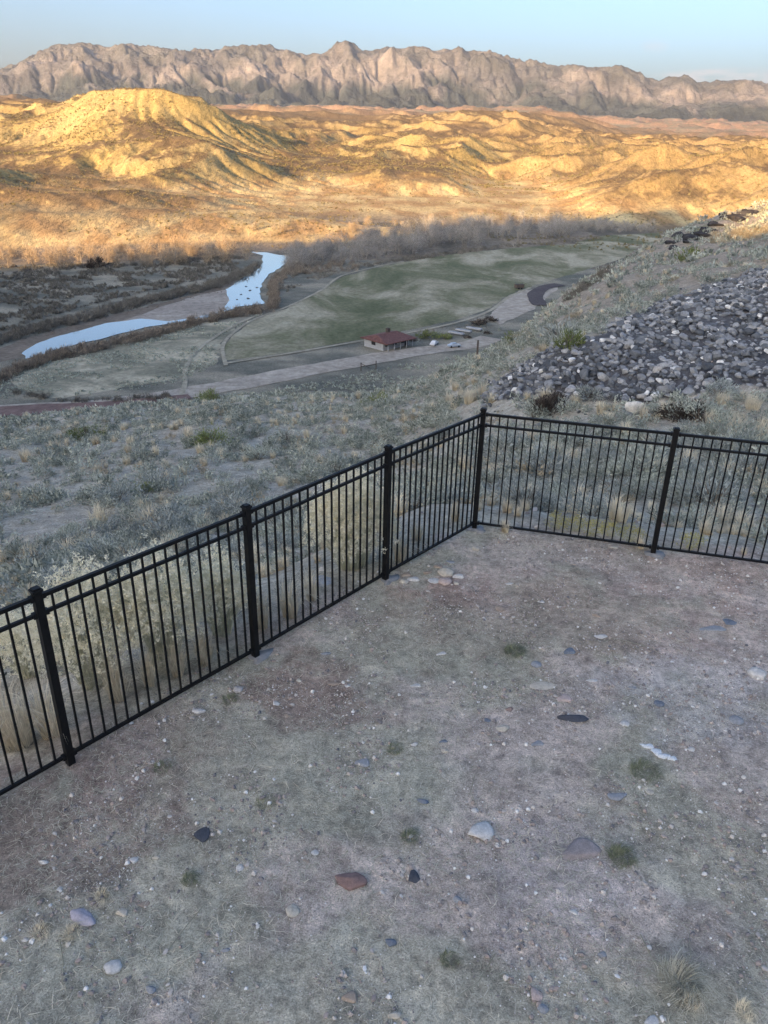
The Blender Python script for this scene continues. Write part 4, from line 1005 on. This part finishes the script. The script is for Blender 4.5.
for j, a in enumerate([(547,412,44,34,'darkbush','dark rounded bush, left one of the two at the foot of the rubble'),(681,418,46,30,'darkbush','dark rounded bush, right one of the two at the foot of the rubble'),
    (524,508,62,50,'sageblue','large blue grey sagebrush just right of the corner post'),(560,500,54,46,'sageblue','blue grey sagebrush seen through the middle of the right fence run'),(612,496,54,40,'sageblue','blue grey sagebrush left of the right fence post'),
    (712,508,80,54,'sageblue','largest blue grey sagebrush right of the right fence post'),(750,480,60,44,'sageblue','blue grey sagebrush high up near the right edge'),(590,398,34,22,'sageblue','blue bush between the left dark bush and the rubble'),
    (640,470,48,26,'sage','grey green bush behind the right fence post'),(535,455,46,24,'sage','grey green bush above the middle fence run'),(600,450,30,16,'tanbush','small tan bush behind the right run of fence'),
    (213,445,42,30,'greenbush','olive green bush, upper right one of the two on the left slope'),(88,438,38,22,'greenbush','olive green bush far left on the slope below the road'),(143,492,30,22,'greenbush','olive green bush beside a dark stone on the left slope'),(212,404,30,28,'greenbush','open green bush right at the edge of the dirt road'),
    (378,406,34,24,'greenbush','green bush on the slope above the third fence post'),(569,347,34,30,'greenbush','green bush touching the upper left edge of the rubble'),(515,342,30,18,'greenbush','olive bush by the road bend'),(690,262,32,20,'greenbush','olive bush alone on the right hillside'),(492,360,28,18,'sageblue','blue grey bush left of the rubble top'),(560,340,54,34,'sageblue','wide blue grey bush above the rubble top left'),
    (70,590,70,46,'sageblue','blue grey bush behind the left fence panel'),(20,560,54,34,'sage','grey bush near the left edge above the fence'),(300,540,58,44,'sage','grey green bush above the second fence panel'),(250,520,50,30,'sageblue','blue grey bush just left of the second post top'),(420,500,56,36,'sage','grey green bush behind the third fence panel'),(340,470,50,26,'sageblue','blue grey bush above the third fence post'),
    (160,520,54,30,'sageblue','blue grey bush in the middle of the left slope'),(130,560,56,34,'sage','grey green bush above the left fence panel'),(285,440,40,20,'sage','grey green bush on the slope between the two green bushes'),(440,440,40,20,'sageblue','blue grey bush left of the corner post top')]):
    bush(*a[:5], 1100+j, a[5], dens=900 if a[1] > 400 else 520)
for j, (px, py) in enumerate([(556,528),(575,531),(592,535),(610,536),(632,540),(690,548)]):
    p, W = px_size(px, py, 26); r9 = np.random.default_rng(1200+j); V, Fc, t = stems(r9, 60, W/2, W*.55, .006)
    root = thing('yellow_plant', ['low yellow seeded plant furthest left along the right fence foot','second low yellow plant from the corner along the right fence foot','third low yellow plant from the corner along the right fence foot','low yellow plant two places left of the right fence post','low yellow plant just left of the right fence post','low yellow plant right of the right fence post'][j], 'plant', tuple(p), 0, 'yellow plants along the fence foot')
    leafobj('stem', (V, Fc, np.full(len(V), .5)), M['rstem'], root); q = np.repeat(t, 7, 0)+r9.normal(size=(len(t)*7, 3))*.022; dd_ = r9.normal(size=q.shape); V, Fc = tri_cloud(r9, q, q+dd_*.012, .012); leafobj('seed_head', (V, Fc, np.repeat(r9.uniform(0, 1, len(q)), 3)), M['yellowflower'], root)
# single boulders outside the rubble
for (px, py, w, asp, c, sh, lab) in [(633,416,17,.75,(.66,.63,.58),'a','big upright white boulder between the two dark bushes'),(322,583,22,1.2,(.42,.44,.48),'r','pale bluish boulder left of the big round rabbitbrush'),(653,409,12,1.2,(.42,.38,.34),'a','tan boulder right of the big white one'),(25,505,14,1.8,dark,'a','dark stone on the far left slope'),(510,425,10,1.8,(.6,.6,.6),'a','white stone high behind the corner post'),(238,690,10,1.2,(.45,.42,.4),'r','grey stone at the foot of the narrow rabbitbrush')]:
    o = yard_stone(px, py, w, asp, c, sh, lab, 'boulder'); o['category'] = 'boulder'
    if 'upright' in lab: o.scale = (o.scale[0], o.scale[0]*.8, o.scale[0]*1.6); o.location.z += o.scale[0]*.5

# ------------------------------------------------------------------ trees
def bare_tree(seed, h=10., r=3.6, n=620):
    rng = np.random.default_rng(seed); mb = MB(); tips = []
    nt_ = rng.integers(1, 4)
    for q in range(nt_):
        a0 = rng.uniform(0, 6.28); base = np.array([.3*math.cos(a0)*(nt_ > 1), .3*math.sin(a0)*(nt_ > 1), -.3])
        lean = rng.normal(0, .12, 2)+np.array([math.cos(a0), math.sin(a0)])*.12*(nt_-1); th_ = h*rng.uniform(.38, .55)
        P_ = [base+np.array([lean[0]*t*th_, lean[1]*t*th_, t*th_])+np.append(rng.normal(0, .12, 2), 0)*(t > 0) for t in (0, .35, .7, 1)]
        mb.tube(P_, [.22, .18, .14, .09], 6)
        for b in range(6):
            s = P_[1+b % 3]; th = rng.uniform(0, 6.28); L = h*rng.uniform(.3, .5); up = rng.uniform(.6, 1.4)
            d = np.array([math.cos(th), math.sin(th), up]); d /= np.linalg.norm(d); e = s+d*L; m = (s+e)/2+np.array([0, 0, -.05*L])+rng.normal(0, .15, 3)
            mb.tube([s, m, e], [.11, .08, .03], 5); tips += [m, e, (m+e)/2]
    tips = np.array(tips); k = rng.integers(0, len(tips), n); p = tips[k]+rng.normal(size=(n, 3))*np.array([r*.24, r*.24, h*.10])
    lowm = rng.uniform(0, 1, n) < .28; p[lowm, 2] = rng.uniform(.3, h*.45, lowm.sum()); p[:, 2] = np.clip(p[:, 2], .3, h*1.02); c = np.array([0, 0, h*.42]); d = (p-c)/np.array([r, r, h*.5]); d = d/(np.linalg.norm(d, axis=1)[:, None]+.1)+rng.normal(size=(n, 3))*.5+np.array([0, 0, .5]); d /= np.linalg.norm(d, axis=1)[:, None]
    V, Fc = tri_cloud(rng, p-d*h*.035, p+d*h*.06*rng.uniform(.6, 1.3, n)[:, None], h*.0085)
    return mb, (V, Fc, np.repeat(rng.uniform(0, 1, n), 3))
tp = []
for k in range(6):
    mb, cr = bare_tree(1300+k, 10+.4*k, 3.8+.2*k, 850)
    for nm, mm in (('cold', 'baretwig'), ('warm', 'sunlit_twig')):
        root = thing('bare_tree', 'bare tree', 'tree', (0, 0, 0)); mb.build('trunk', M['bark'], root, smooth=True); leafobj('crown', cr, M[mm], root); tp.append((nm, root))
def put_tree(kind, px, py, s, label, group, seed):
    lst = [o for n_, o in tp if n_ == kind]; o = lst[seed % len(lst)]
    if o.name in usedt: o = copy_tree(o)
    usedt.add(o.name); p = gp(px, py); o.location = (p[0], p[1], max(p[2], FLOOR)); o.scale = (s*random.uniform(.9, 1.2), s*random.uniform(.9, 1.2), s); o.rotation_euler = (0, 0, random.uniform(0, 6)); tag(o, label, 'tree', group)
usedt = set(); rt = random.Random(5)
def along(pts, t):
    xs = [p[0] for p in pts]; return np.interp(t, np.linspace(0, 1, len(pts)), xs), np.interp(t, np.linspace(0, 1, len(pts)), [p[1] for p in pts])
G1 = 'bare grey trees of the grove behind the green field'
front = [(286,272),(320,268),(360,263),(400,256),(440,251),(480,246),(530,240),(575,236),(610,234)]; back = [(280,252),(320,247),(360,241),(400,234),(440,229),(480,226),(530,221),(575,222),(610,222)]
for j in range(175):
    t = rt.random(); v = rt.random(); a, b = along(front, t), along(back, t); px, py = a[0], a[1]*(1-v)+b[1]*v
    big = .62+.34*math.exp(-((px-470)/110.)**2)+rt.uniform(-.2, .2); big *= .55 if px > 585 else 1
    put_tree('cold', px, py, big, 'bare grey tree at the front of the grove along the green field' if v < .5 else 'bare grey tree deep in the grove behind the green field', G1, j)
for j in range(46):
    px = rt.uniform(590, 655); put_tree('cold', px, rt.uniform(224, 233), rt.uniform(.25, .5), 'small bare grey tree in the thin row towards the right hillside', 'small bare trees of the far right row', j)
for j in range(95):
    px = rt.uniform(-10, 250); py = 268-px*.035+rt.uniform(-12, 4); put_tree('warm', px, py, rt.uniform(.4, .85), 'bare pale tree at the edge of the sunlight beyond the river, far left bank', 'bare trees at the edge of the sunlight', j)
for j in range(30):
    px = rt.uniform(250, 640); py = 238-(px-250)*.075+rt.uniform(-7, 3); put_tree('warm', px, py, rt.uniform(.3, .6), 'small pale sunlit tree behind the grey grove', 'sunlit small trees behind the grove', j)
# river brush
M['redbrush'] = leaf_mat('tamarisk', (.12, .10, .08), (.33, .28, .225), 0, .2); M['greybrush'] = leaf_mat('grey_brush', (.10, .095, .08), (.27, .25, .215), 0, .2)
BR = [shrub(1400+s, 150, .5, .6, .16, .03, 10, 1.2) for s in range(5)]
def brush_band(name, line, half, n, smin, smax, mat, seed, ind=0, label='', group=''):
    r_ = random.Random(seed); P = []
    for j in range(n):
        a = along(line, r_.random()); p = gp(a[0]+r_.uniform(-3, 3), a[1]+r_.uniform(-half, half)); P.append(p)
    P = np.array(P); S = np.array([r_.uniform(smin, smax) for _ in P]); P[:, 2] = np.maximum(H(P[:, 0], P[:, 1]), FLOOR)-.05; A = np.array([r_.uniform(0, 6) for _ in P])
    o = np.argsort(-S); ii = o[:ind]; rest = o[ind:]
    datas = []
    for k, i in enumerate(ii):
        if k < len(BR):
            V, Fc, T = BR[k]; q = leafobj(name, (V, Fc, T), mat); datas.append(q.data)
        else: q = bpy.data.objects.new(name, datas[k % len(BR)]); COL.objects.link(q)
        q.location = P[i]; q.scale = (S[i], S[i], S[i]); q.rotation_euler = (0, 0, A[i]); tag(q, label, 'bush', group)
    tag(scatter('river_brush', BR, P[rest], S[rest], A[rest], mat), kind='stuff')
brush_band('tamarisk_bush', [(-20,388),(30,366),(60,357),(110,347),(150,336),(190,325),(230,316),(262,311)], 2.5, 330, 2.2, 4.6, M['redbrush'], 1, 70, 'brownish brush in the thick belt on the near bank of the river', 'brush on the near river bank')
brush_band('grey_bush', [(-20,348),(30,332),(80,320),(130,306),(180,294),(225,283),(258,266)], 3.5, 420, 2.2, 4.6, M['greybrush'], 2, 70, 'dark grey brush in the belt on the far bank of the river', 'brush on the far river bank')
brush_band('tamarisk_bush', [(272,312),(275,296),(272,284),(290,272),(320,268),(360,266)], 5, 190, 2.2, 4.8, M['redbrush'], 3, 40, 'reddish brush right of the bright upper bend of the river', 'brush right of the upper river bend')
brush_band('grey_bush', [(10,392),(60,402),(120,401),(170,398)], 1.6, 60, 1.2, 2.6, M['greybrush'], 4, 0)
brush_band('x', [(565,300),(590,284),(612,270)], 3, 70, .7, 1.5, M['greybrush'], 6, 0)
brush_band('x', [(350,268),(420,258),(500,247),(600,238)], 2, 260, 1.5, 3, M['greybrush'], 8, 0)
o = put_tree  # dark round bush by the shadow line
bush(97, 268, 22, 17, 'darkbush', 1500, 'dark dense round bush right on the shadow line at the far left', dens=520)
# scrub carpets
def carpet(n, poly, smin, smax, mat, seed, protos_, name, thr=-.1, wl=14.):
    P0 = np.array([gp(*q)[:2] for q in poly]); r_ = np.random.default_rng(seed); q = r_.uniform(P0.min(0), P0.max(0), (n, 2)); q = q[inpoly(q[:, 0], q[:, 1], P0)]
    q = q[fbm(q[:, 0]/wl, q[:, 1]/wl, 3, seed) > thr]; q = q[~nearroad(q[:, 0], q[:, 1], 4.5)]
    P = np.stack([q[:, 0], q[:, 1], H(q[:, 0], q[:, 1])-.05], 1); tag(scatter(name, protos_, P, r_.uniform(smin, smax, len(q)), r_.uniform(0, 6, len(q)), mat), kind='stuff')
BRf = [shrub(1450+s, 40, .5, .5, .24, .09, 8, 1.0) for s in range(5)]
carpet(9000, [(-40,345),(-40,268),(120,262),(245,255),(235,272),(120,298),(30,322)], 1.0, 2.6, M['greybrush'], 71, BRf, 'bottomland_scrub', -.15)
carpet(5200, [(-40,410),(-40,385),(60,358),(160,335),(262,314),(225,335),(215,365),(170,390),(90,402)], .5, 1.3, M['sage'], 73, BRf, 'bottomland_scrub', -.05)
carpet(1500, [(262,312),(290,290),(330,276),(350,270),(300,272),(275,285)], .6, 1.8, M['greybrush'], 75, BRf, 'bottomland_scrub', -.2)
carpet(1800, [(-30,350),(30,330),(75,316),(130,303),(180,292),(215,283),(225,292),(180,302),(130,315),(80,326),(30,342)], .4, 1.2, M['redbrush'], 79, BRf, 'bottomland_scrub', .05)
carpet(1600, [(230,375),(300,362),(380,345),(470,330),(500,320),(500,333),(380,352),(280,372)], .5, 1.3, M['sage'], 77, BRf, 'bottomland_scrub', .0)
carpet(7500, [(60,414),(180,401),(250,391),(350,371),(430,358),(500,346),(505,362),(380,388),(250,402),(100,418)], .6, 1.5, M['sage'], 91, BRf, 'bottomland_scrub', -.25, 8.)
carpet(420, [(412,342),(425,331),(480,320),(500,324),(480,336),(430,341)], .4, 1.3, M['greybrush'], 93, BRf, 'bottomland_scrub', -.1, 5.)
# shrubs dotting the sunlit hills
x, y, r_ = region_random(48000, 400, 1700, -30, 30, 81); zz = H(x, y); k = (fbm(x/70., y/70., 3, 83) > -.1+.2*(zz < FLOOR+3)); x, y, zz = x[k], y[k], zz[k]
M['hillscrub'] = leaf_mat('hill_scrub', (.09, .08, .04), (.24, .20, .10), 0, .2)
BH = [shrub(1470+s, 22, .5, .5, .34, .16, 6, 1.0) for s in range(5)]
tag(scatter('hill_scrub', BH, np.stack([x, y, zz-.1], 1), r_.uniform(1.0, 3.0, len(x))*(.75+.5*(np.hypot(x, y) > 900)), r_.uniform(0, 6, len(x)), M['hillscrub']), kind='stuff')

# ------------------------------------------------------------------ dark outcrop and sunlit brush on the right spur
RL = [rock_proto(1600+k, 2, .9, (1, .8, .85)) for k in range(5)]
M['ledge'] = simple_mat('shaded_ledge_rock', (.025, .025, .03), (.09, .085, .085), 2.5, .95, .1, .8, .1)  # dark rock, darkened further to put the ledge's shade into its colour
r5 = random.Random(4)
for j, (px, py, w) in enumerate([(r5.uniform(0, 1),)*1 and (672+t_*3.4+r5.uniform(-3, 3), 235-t_*1.5+r5.uniform(0, 13), r5.uniform(7, 17)) for t_ in range(27)] if True else [(683,226,16),(692,218,14),(702,212,18),(713,206,16),(724,202,18),(735,199,14),(746,197,16),(757,198,14),(727,210,12),(740,206,14),(712,214,12),(755,206,12)]):
    p, W = px_size(px, py+3, w)
    if p[1] > 190: continue
    V, Fc, T = RL[j % 5]; o = mesh('outcrop_rock', V, Fc, M['ledge'], False, {'tint': np.full(len(V), [0, .06, .12][j % 3])})
    o.location = p; o.scale = (W*1.5, W*1.2, W*r5.uniform(.5, .75)); o.rotation_euler = (0, 0, j*1.3); tag(o, 'dark jagged rock of the outcrop on the crest of the right spur', 'rock', 'dark rocks on the spur crest')
brush_band('x', [(708,240),(730,238),(750,236),(775,232)], 5, 120, .6, 1.6, M['tanbush'], 9, 0)
M['wood'] = simple_mat('weathered_wood', (.06, .05, .045), (.13, .105, .09), 8, .9, .1)
p = gp(757, 198); root = thing('marker_post', 'thin dark post standing on the crest of the right spur', 'post', tuple(p)); MB().box((0, 0, .75), (.22, .22, 1.9)).build('post', M['wood'], root, bevel=.02); MB().box((0, 0, 1.74), (.3, .3, .08)).build('cap', M['wood'], root)

for j, (px, py, w) in enumerate([(246,287,3),(250,291,4),(241,295,4),(237,300,3),(257,288,3),(248,299,4)]):
    p, W = px_size(px, py, w); V, Fc, T = RL[j % 5]; o = mesh('river_rock', V, Fc, M['rip'], False, {'tint': np.full(len(V), .08)}); o.location = (p[0], p[1], FLOOR+.15); o.scale = (W, W, W*.5); tag(o, 'small dark rock breaking the water of the upper river bend', 'rock', 'rocks in the river bend')
# ------------------------------------------------------------------ house with red roof and yard clutter by the road
M['whitewall'] = simple_mat('white_paint', (.30, .31, .33), (.40, .41, .42), 3, .8)
M['redroof'] = patch_mat('red_roof', [(.3, (.12, .058, .05)), (.7, (.18, .088, .072))], (1.5, .4), 2, .3, .7)
M['darkin'] = simple_mat('dark_opening', (.02, .02, .022), (.04, .04, .045), 4, .7)
M['glass'] = simple_mat('window_glass', (.03, .04, .05), (.05, .06, .07), 2, .1, .6)
def frame_from(Ap, Bp):
    A_, B_ = gp(*Ap), gp(*Bp); d = (B_-A_)[:2]; L = float(np.linalg.norm(d)); return (A_[0], A_[1], max(A_[2], B_[2], FLOOR)), math.atan2(d[1], d[0]), L
loc, rz, L = frame_from((383, 351), (409, 345)); L = min(L, 14); Wd = 7.0; hh = 2.3; print('house', loc, rz, L)
root = thing('house', 'long low house with a dull red roof and white walls beside the dirt road', 'house', loc, rz)
MB().box((L/2, Wd/2, hh/2), (L, Wd, hh)).build('wall', M['whitewall'], root)
mb = MB(); e = .8; rg = 1.1
V = np.array([(-e, -e-1.2, hh-.15), (L+e, -e-1.2, hh-.15), (L+e, Wd+e, hh+.05), (-e, Wd+e, hh+.05), (1.2, Wd*.5, hh+rg), (L-1.2, Wd*.5, hh+rg)])
Vb = V-np.array([0, 0, .18]); Fq = [[0, 1, 5, 4], [1, 2, 5, 5], [2, 3, 4, 5], [3, 0, 4, 4], [6, 10, 11, 7], [7, 11, 8, 8], [8, 11, 10, 9], [9, 10, 6, 6], [0, 6, 7, 1], [1, 7, 8, 2], [2, 8, 9, 3], [3, 9, 6, 0]]
mb.v.append(np.concatenate([V, Vb])); mb.f.append(np.array(Fq)); mb.n = 12; rf = mb.build('roof', M['redroof'], root)
MB().box((L*.62, Wd*.62, hh+rg+.25), (.9, .9, 1.3)).build('chimney', M['wood'], rf)
for k in range(5): MB().box((.3+k*(L-.6)/4, -1.55, (hh-.3)/2), (.18, .18, hh-.3)).build('porch_post', M['whitewall'], root)
for k in range(3):
    f = MB().box((L*(.14+.30*k), -.03, 1.45), (1.5, .12, 1.2)).build('window', M['whitewall'], root); MB().box((L*(.14+.30*k), -.06, 1.45), (1.3, .12, 1.0)).build('pane', M['glass'], f)
d_ = MB().box((L*.88, -.03, 1.05), (1.1, .1, 2.1)).build('door', M['darkin'], root); MB().box((L*.88-.4, -.1, 1.05), (.08, .06, .12)).build('handle', M['whitewall'], d_)
f = MB().box((-.03, Wd*.5, 1.5), (.12, 1.4, 1.1)).build('window', M['darkin'], root)
def car(px, py, rz, colr, label, scale=1.0):
    p = gp(px, py); m = simple_mat('car_paint', colr, tuple(c*1.1 for c in colr), 2, .35, .5)
    root = thing('parked_car', label, 'car', (p[0], p[1], max(p[2], FLOOR+.1)), rz); root.scale = (scale,)*3
    prof = [(-2.1, .35), (-2.15, .85), (-1.5, .95), (-1.0, 1.42), (.55, 1.45), (1.15, .98), (2.05, .85), (2.15, .4)]
    V = np.array([(a, s*.86*(1 if b < 1 else .82), b) for s in (-1, 1) for a, b in prof]); n = len(prof)
    import bmesh
    bm = bmesh.new(); vv = [bm.verts.new(v) for v in V]; bm.faces.new(vv[:n]); bm.faces.new(vv[n:][::-1])
    for i in range(n): bm.faces.new([vv[i], vv[n+i], vv[n+(i+1) % n], vv[(i+1) % n]])
    bmesh.ops.recalc_face_normals(bm, faces=bm.faces); bmesh.ops.bevel(bm, geom=bm.edges[:], offset=.05, segments=2, affect='EDGES'); me = bpy.data.meshes.new('body'); bm.to_mesh(me); bm.free(); me.materials.append(m); o = bpy.data.objects.new('body', me); COL.objects.link(o); o.parent = root
    for s in (-1, 1): MB().box((-.2, s*.755, 1.18), (1.5, .05, .34)).build('side_window', M['glass'], root)
    for a in (-1.35, 1.35):
        for s in (-1, 1): MB().tube([(a, s*.72, .33), (a, s*.90, .33)], .33, 14).build('wheel', M['darkin'], root)
car(434, 345.5, 1.2, (.62, .62, .64), 'small white vehicle parked between the red roofed house and the white strips', .8)
car(454, 347.5, .35, (.36, .42, .50), 'pale blue vehicle parked at the edge of the dirt road', .8)
for j, (px, py) in enumerate([(456,335),(463.5,332.5),(474,330.5)]):
    p = gp(px, py); root = thing('cold_frame', ['low white sheeted frame nearest the pale blue vehicle','low white sheeted frame in the middle of the three','low white sheeted frame furthest right of the three'][j], 'garden frame', (p[0], p[1], max(p[2], FLOOR+.1)), 2.55, 'white frames beside the dirt road')
    t = np.linspace(0, math.pi, 7); mb = MB(); mb.prism([(-2.4, -.6), (2.4, -.6), (2.4, .6), (-2.4, .6)], .35, .75); mb.build('cover', M['whitewall'], root, bevel=.08); [MB().box((a, b, .18), (.1, .1, .4)).build('leg', M['wood'], root) for a in (-2.2, 2.2) for b in (-.5, .5)]
for j, (px, py, w, mt, lab) in enumerate([(427,337,22,'greenbush','brownish green bush behind the small white vehicle'),(411,341,12,'darkbush','dark bush at the right end of the red roofed house'),(478,325,20,'darkbush','dark bush above the white frames'),(491,321,16,'darkbush','dark bush right of the white frames, next to the gravel'),(445,339,18,'greenbush','low green bush between the two parked vehicles'),(487,334,9,'darkbush','small dark bush right of the white frames'),(467,338,10,'darkbush','small dark bush in front of the white frames')]):
    bush(px, py, w, w*.5, mt, 1700+j, lab, dens=520)
p = gp(361, 371); q = gp(376, 369); root = thing('wooden_brace', 'dark wooden brace of two posts and slanting rails below the dirt road', 'fence', tuple(p)); dq = q-p
MB().box((0, 0, .9), (.22, .22, 2.2)).build('post', M['wood'], root); MB().box((dq[0], dq[1], dq[2]+.9), (.22, .22, 2.2)).build('post', M['wood'], root)
MB().bar((0, 0, 1.8), tuple(dq*.55+np.array([0, 0, .5])), .12).build('rail', M['wood'], root); MB().bar((0, 0, 1.1), tuple(dq+np.array([0, 0, 1.1])), .10).build('rail', M['wood'], root)
for px, py, lab in [(477,357,'lone thin dark post beside the road right of the pale blue vehicle'),(548,279,'short dark post at the near edge of the gravel area')][:1]:
    p = gp(px, py); MB().box((0, 0, .9), (.2, .2, 2.3)).build('fence_post', M['wood'], None, loc=tuple(p)); tag(COL.objects[-1], lab, 'post')
p = gp(519, 289); root = thing('dark_trailer', 'tiny dark trailer standing alone at the field end by the gravel area', 'trailer', (p[0], p[1], max(p[2], FLOOR)), .4); MB().box((0, 0, 1.1), (3.4, 1.8, 1.3)).build('body', M['wood'], root, bevel=.1); [MB().tube([(a, -.95, .35), (a, -.75, .35)], .35, 10).build('wheel', M['darkin'], root) for a in (-.6, .6)]

# ------------------------------------------------------------------ haze
hm = bpy.data.materials.new('haze_air'); hm.use_nodes = True; ht = hm.node_tree; ht.nodes.clear()
ho = ht.nodes.new('ShaderNodeOutputMaterial'); hv = ht.nodes.new('ShaderNodeVolumePrincipled'); hv.inputs['Color'].default_value = (.62, .73, .93, 1)
hv.inputs['Density'].default_value = 1.5e-5; hv.inputs['Anisotropy'].default_value = .1; ht.links.new(hv.outputs[0], ho.inputs['Volume'])
zb = -65.0; zt = 1700.0
hz = MB().box((0, 11500, (zb+zt)/2), (50000, 26000, zt-zb)).build('haze', hm); tag(hz, kind='stuff')

# ------------------------------------------------------------------ light, sky, camera
w = bpy.data.worlds.new('World'); SC.world = w; w.use_nodes = True; nt = w.node_tree; nt.nodes.clear()
sky = nt.nodes.new('ShaderNodeTexSky'); sky.sky_type = 'NISHITA'; sky.sun_disc = False
sky.sun_elevation = SUN_EL; sky.sun_rotation = SUN_AZ+math.pi; sky.altitude = 0; sky.air_density = .80; sky.dust_density = 4.9; sky.ozone_density = 2.6
bg = nt.nodes.new('ShaderNodeBackground'); bg.inputs[1].default_value = .12
wo = nt.nodes.new('ShaderNodeOutputWorld'); skyc = sky.outputs[0]
dirv = nt.nodes.new('ShaderNodeTexCoord').outputs['Generated']
def vm(op, a, b=None):
    n = nt.nodes.new('ShaderNodeVectorMath'); n.operation = op
    for i, v in enumerate((a, b)):
        if v is None: continue
        if isinstance(v, (tuple, list, np.ndarray)): n.inputs[i].default_value = tuple(float(q) for q in v)
        else: nt.links.new(v, n.inputs[i])
    return n
def mm(op, a, b=0.0, clamp=False):
    n = nt.nodes.new('ShaderNodeMath'); n.operation = op; n.use_clamp = clamp
    for i, v in enumerate((a, b)):
        if isinstance(v, (int, float)): n.inputs[i].default_value = v
        else: nt.links.new(v, n.inputs[i])
    return n.outputs[0]
cn = noise(nt, dirv, 26, 6, .6, .3, xyz=(1, 1, 3.2))
for (px, py, wa, wb, k_) in [(745, 77, .085, .0095, .75), (700, 75, .04, .006, .55), (655, 46, .016, .007, .35), (672, 77, .03, .006, .2)]:
    c_ = ray(px, py); c_ /= np.linalg.norm(c_); e1 = np.cross(c_, [0, 0, 1.]); e1 /= np.linalg.norm(e1); e2 = np.cross(e1, c_)
    dl_ = vm('SUBTRACT', dirv, c_).outputs[0]; a_ = vm('DOT_PRODUCT', dl_, e1/wa).outputs['Value']; b_ = vm('DOT_PRODUCT', dl_, e2/wb).outputs['Value']
    r2 = mm('ADD', mm('MULTIPLY', a_, a_), mm('MULTIPLY', b_, b_)); m_ = mm('SUBTRACT', 1.0, r2, True); m_ = mm('MULTIPLY', m_, mm('MULTIPLY', mm('SUBTRACT', cn, .33), 4.0, True)); m_ = mm('MULTIPLY', m_, k_, True)
    mx_ = nt.nodes.new('ShaderNodeMix'); mx_.data_type = 'RGBA'; nt.links.new(m_, mx_.inputs[0]); nt.links.new(skyc, mx_.inputs[6]); mx_.inputs[7].default_value = (2.0, 1.75, 1.75, 1); skyc = mx_.outputs[2]
nt.links.new(skyc, bg.inputs[0]); nt.links.new(bg.outputs[0], wo.inputs[0])
sl = bpy.data.lights.new('sun', 'SUN'); sl.energy = 4.0; sl.angle = math.radians(.5); sl.color = (1.0, .62, .27)
so = bpy.data.objects.new('sun', sl); COL.objects.link(so)
ld = Vector((ax_*math.cos(SUN_EL), ay_*math.cos(SUN_EL), -math.sin(SUN_EL)))
so.rotation_euler = ld.to_track_quat('-Z', 'Y').to_euler(); so.location = (-20, -30, 60)
cam = bpy.data.cameras.new('camera'); co = bpy.data.objects.new('camera', cam); COL.objects.link(co)
cam.sensor_fit = 'VERTICAL'; cam.sensor_height = 36; cam.lens = 36*F/1024; cam.clip_start = .1; cam.clip_end = 60000
R = Matrix([[_r[0], _u[0], -_f[0]], [_r[1], _u[1], -_f[1]], [_r[2], _u[2], -_f[2]]]).to_4x4(); R.translation = Vector((0, 0, CZ))
co.matrix_world = R; SC.camera = co
vs = SC.view_settings; vs.view_transform = 'Standard'; vs.look = 'None'; vs.gamma = 1; vs.use_curve_mapping = False; vs.exposure = 1.86
SC.render.resolution_x = 768; SC.render.resolution_y = 1024
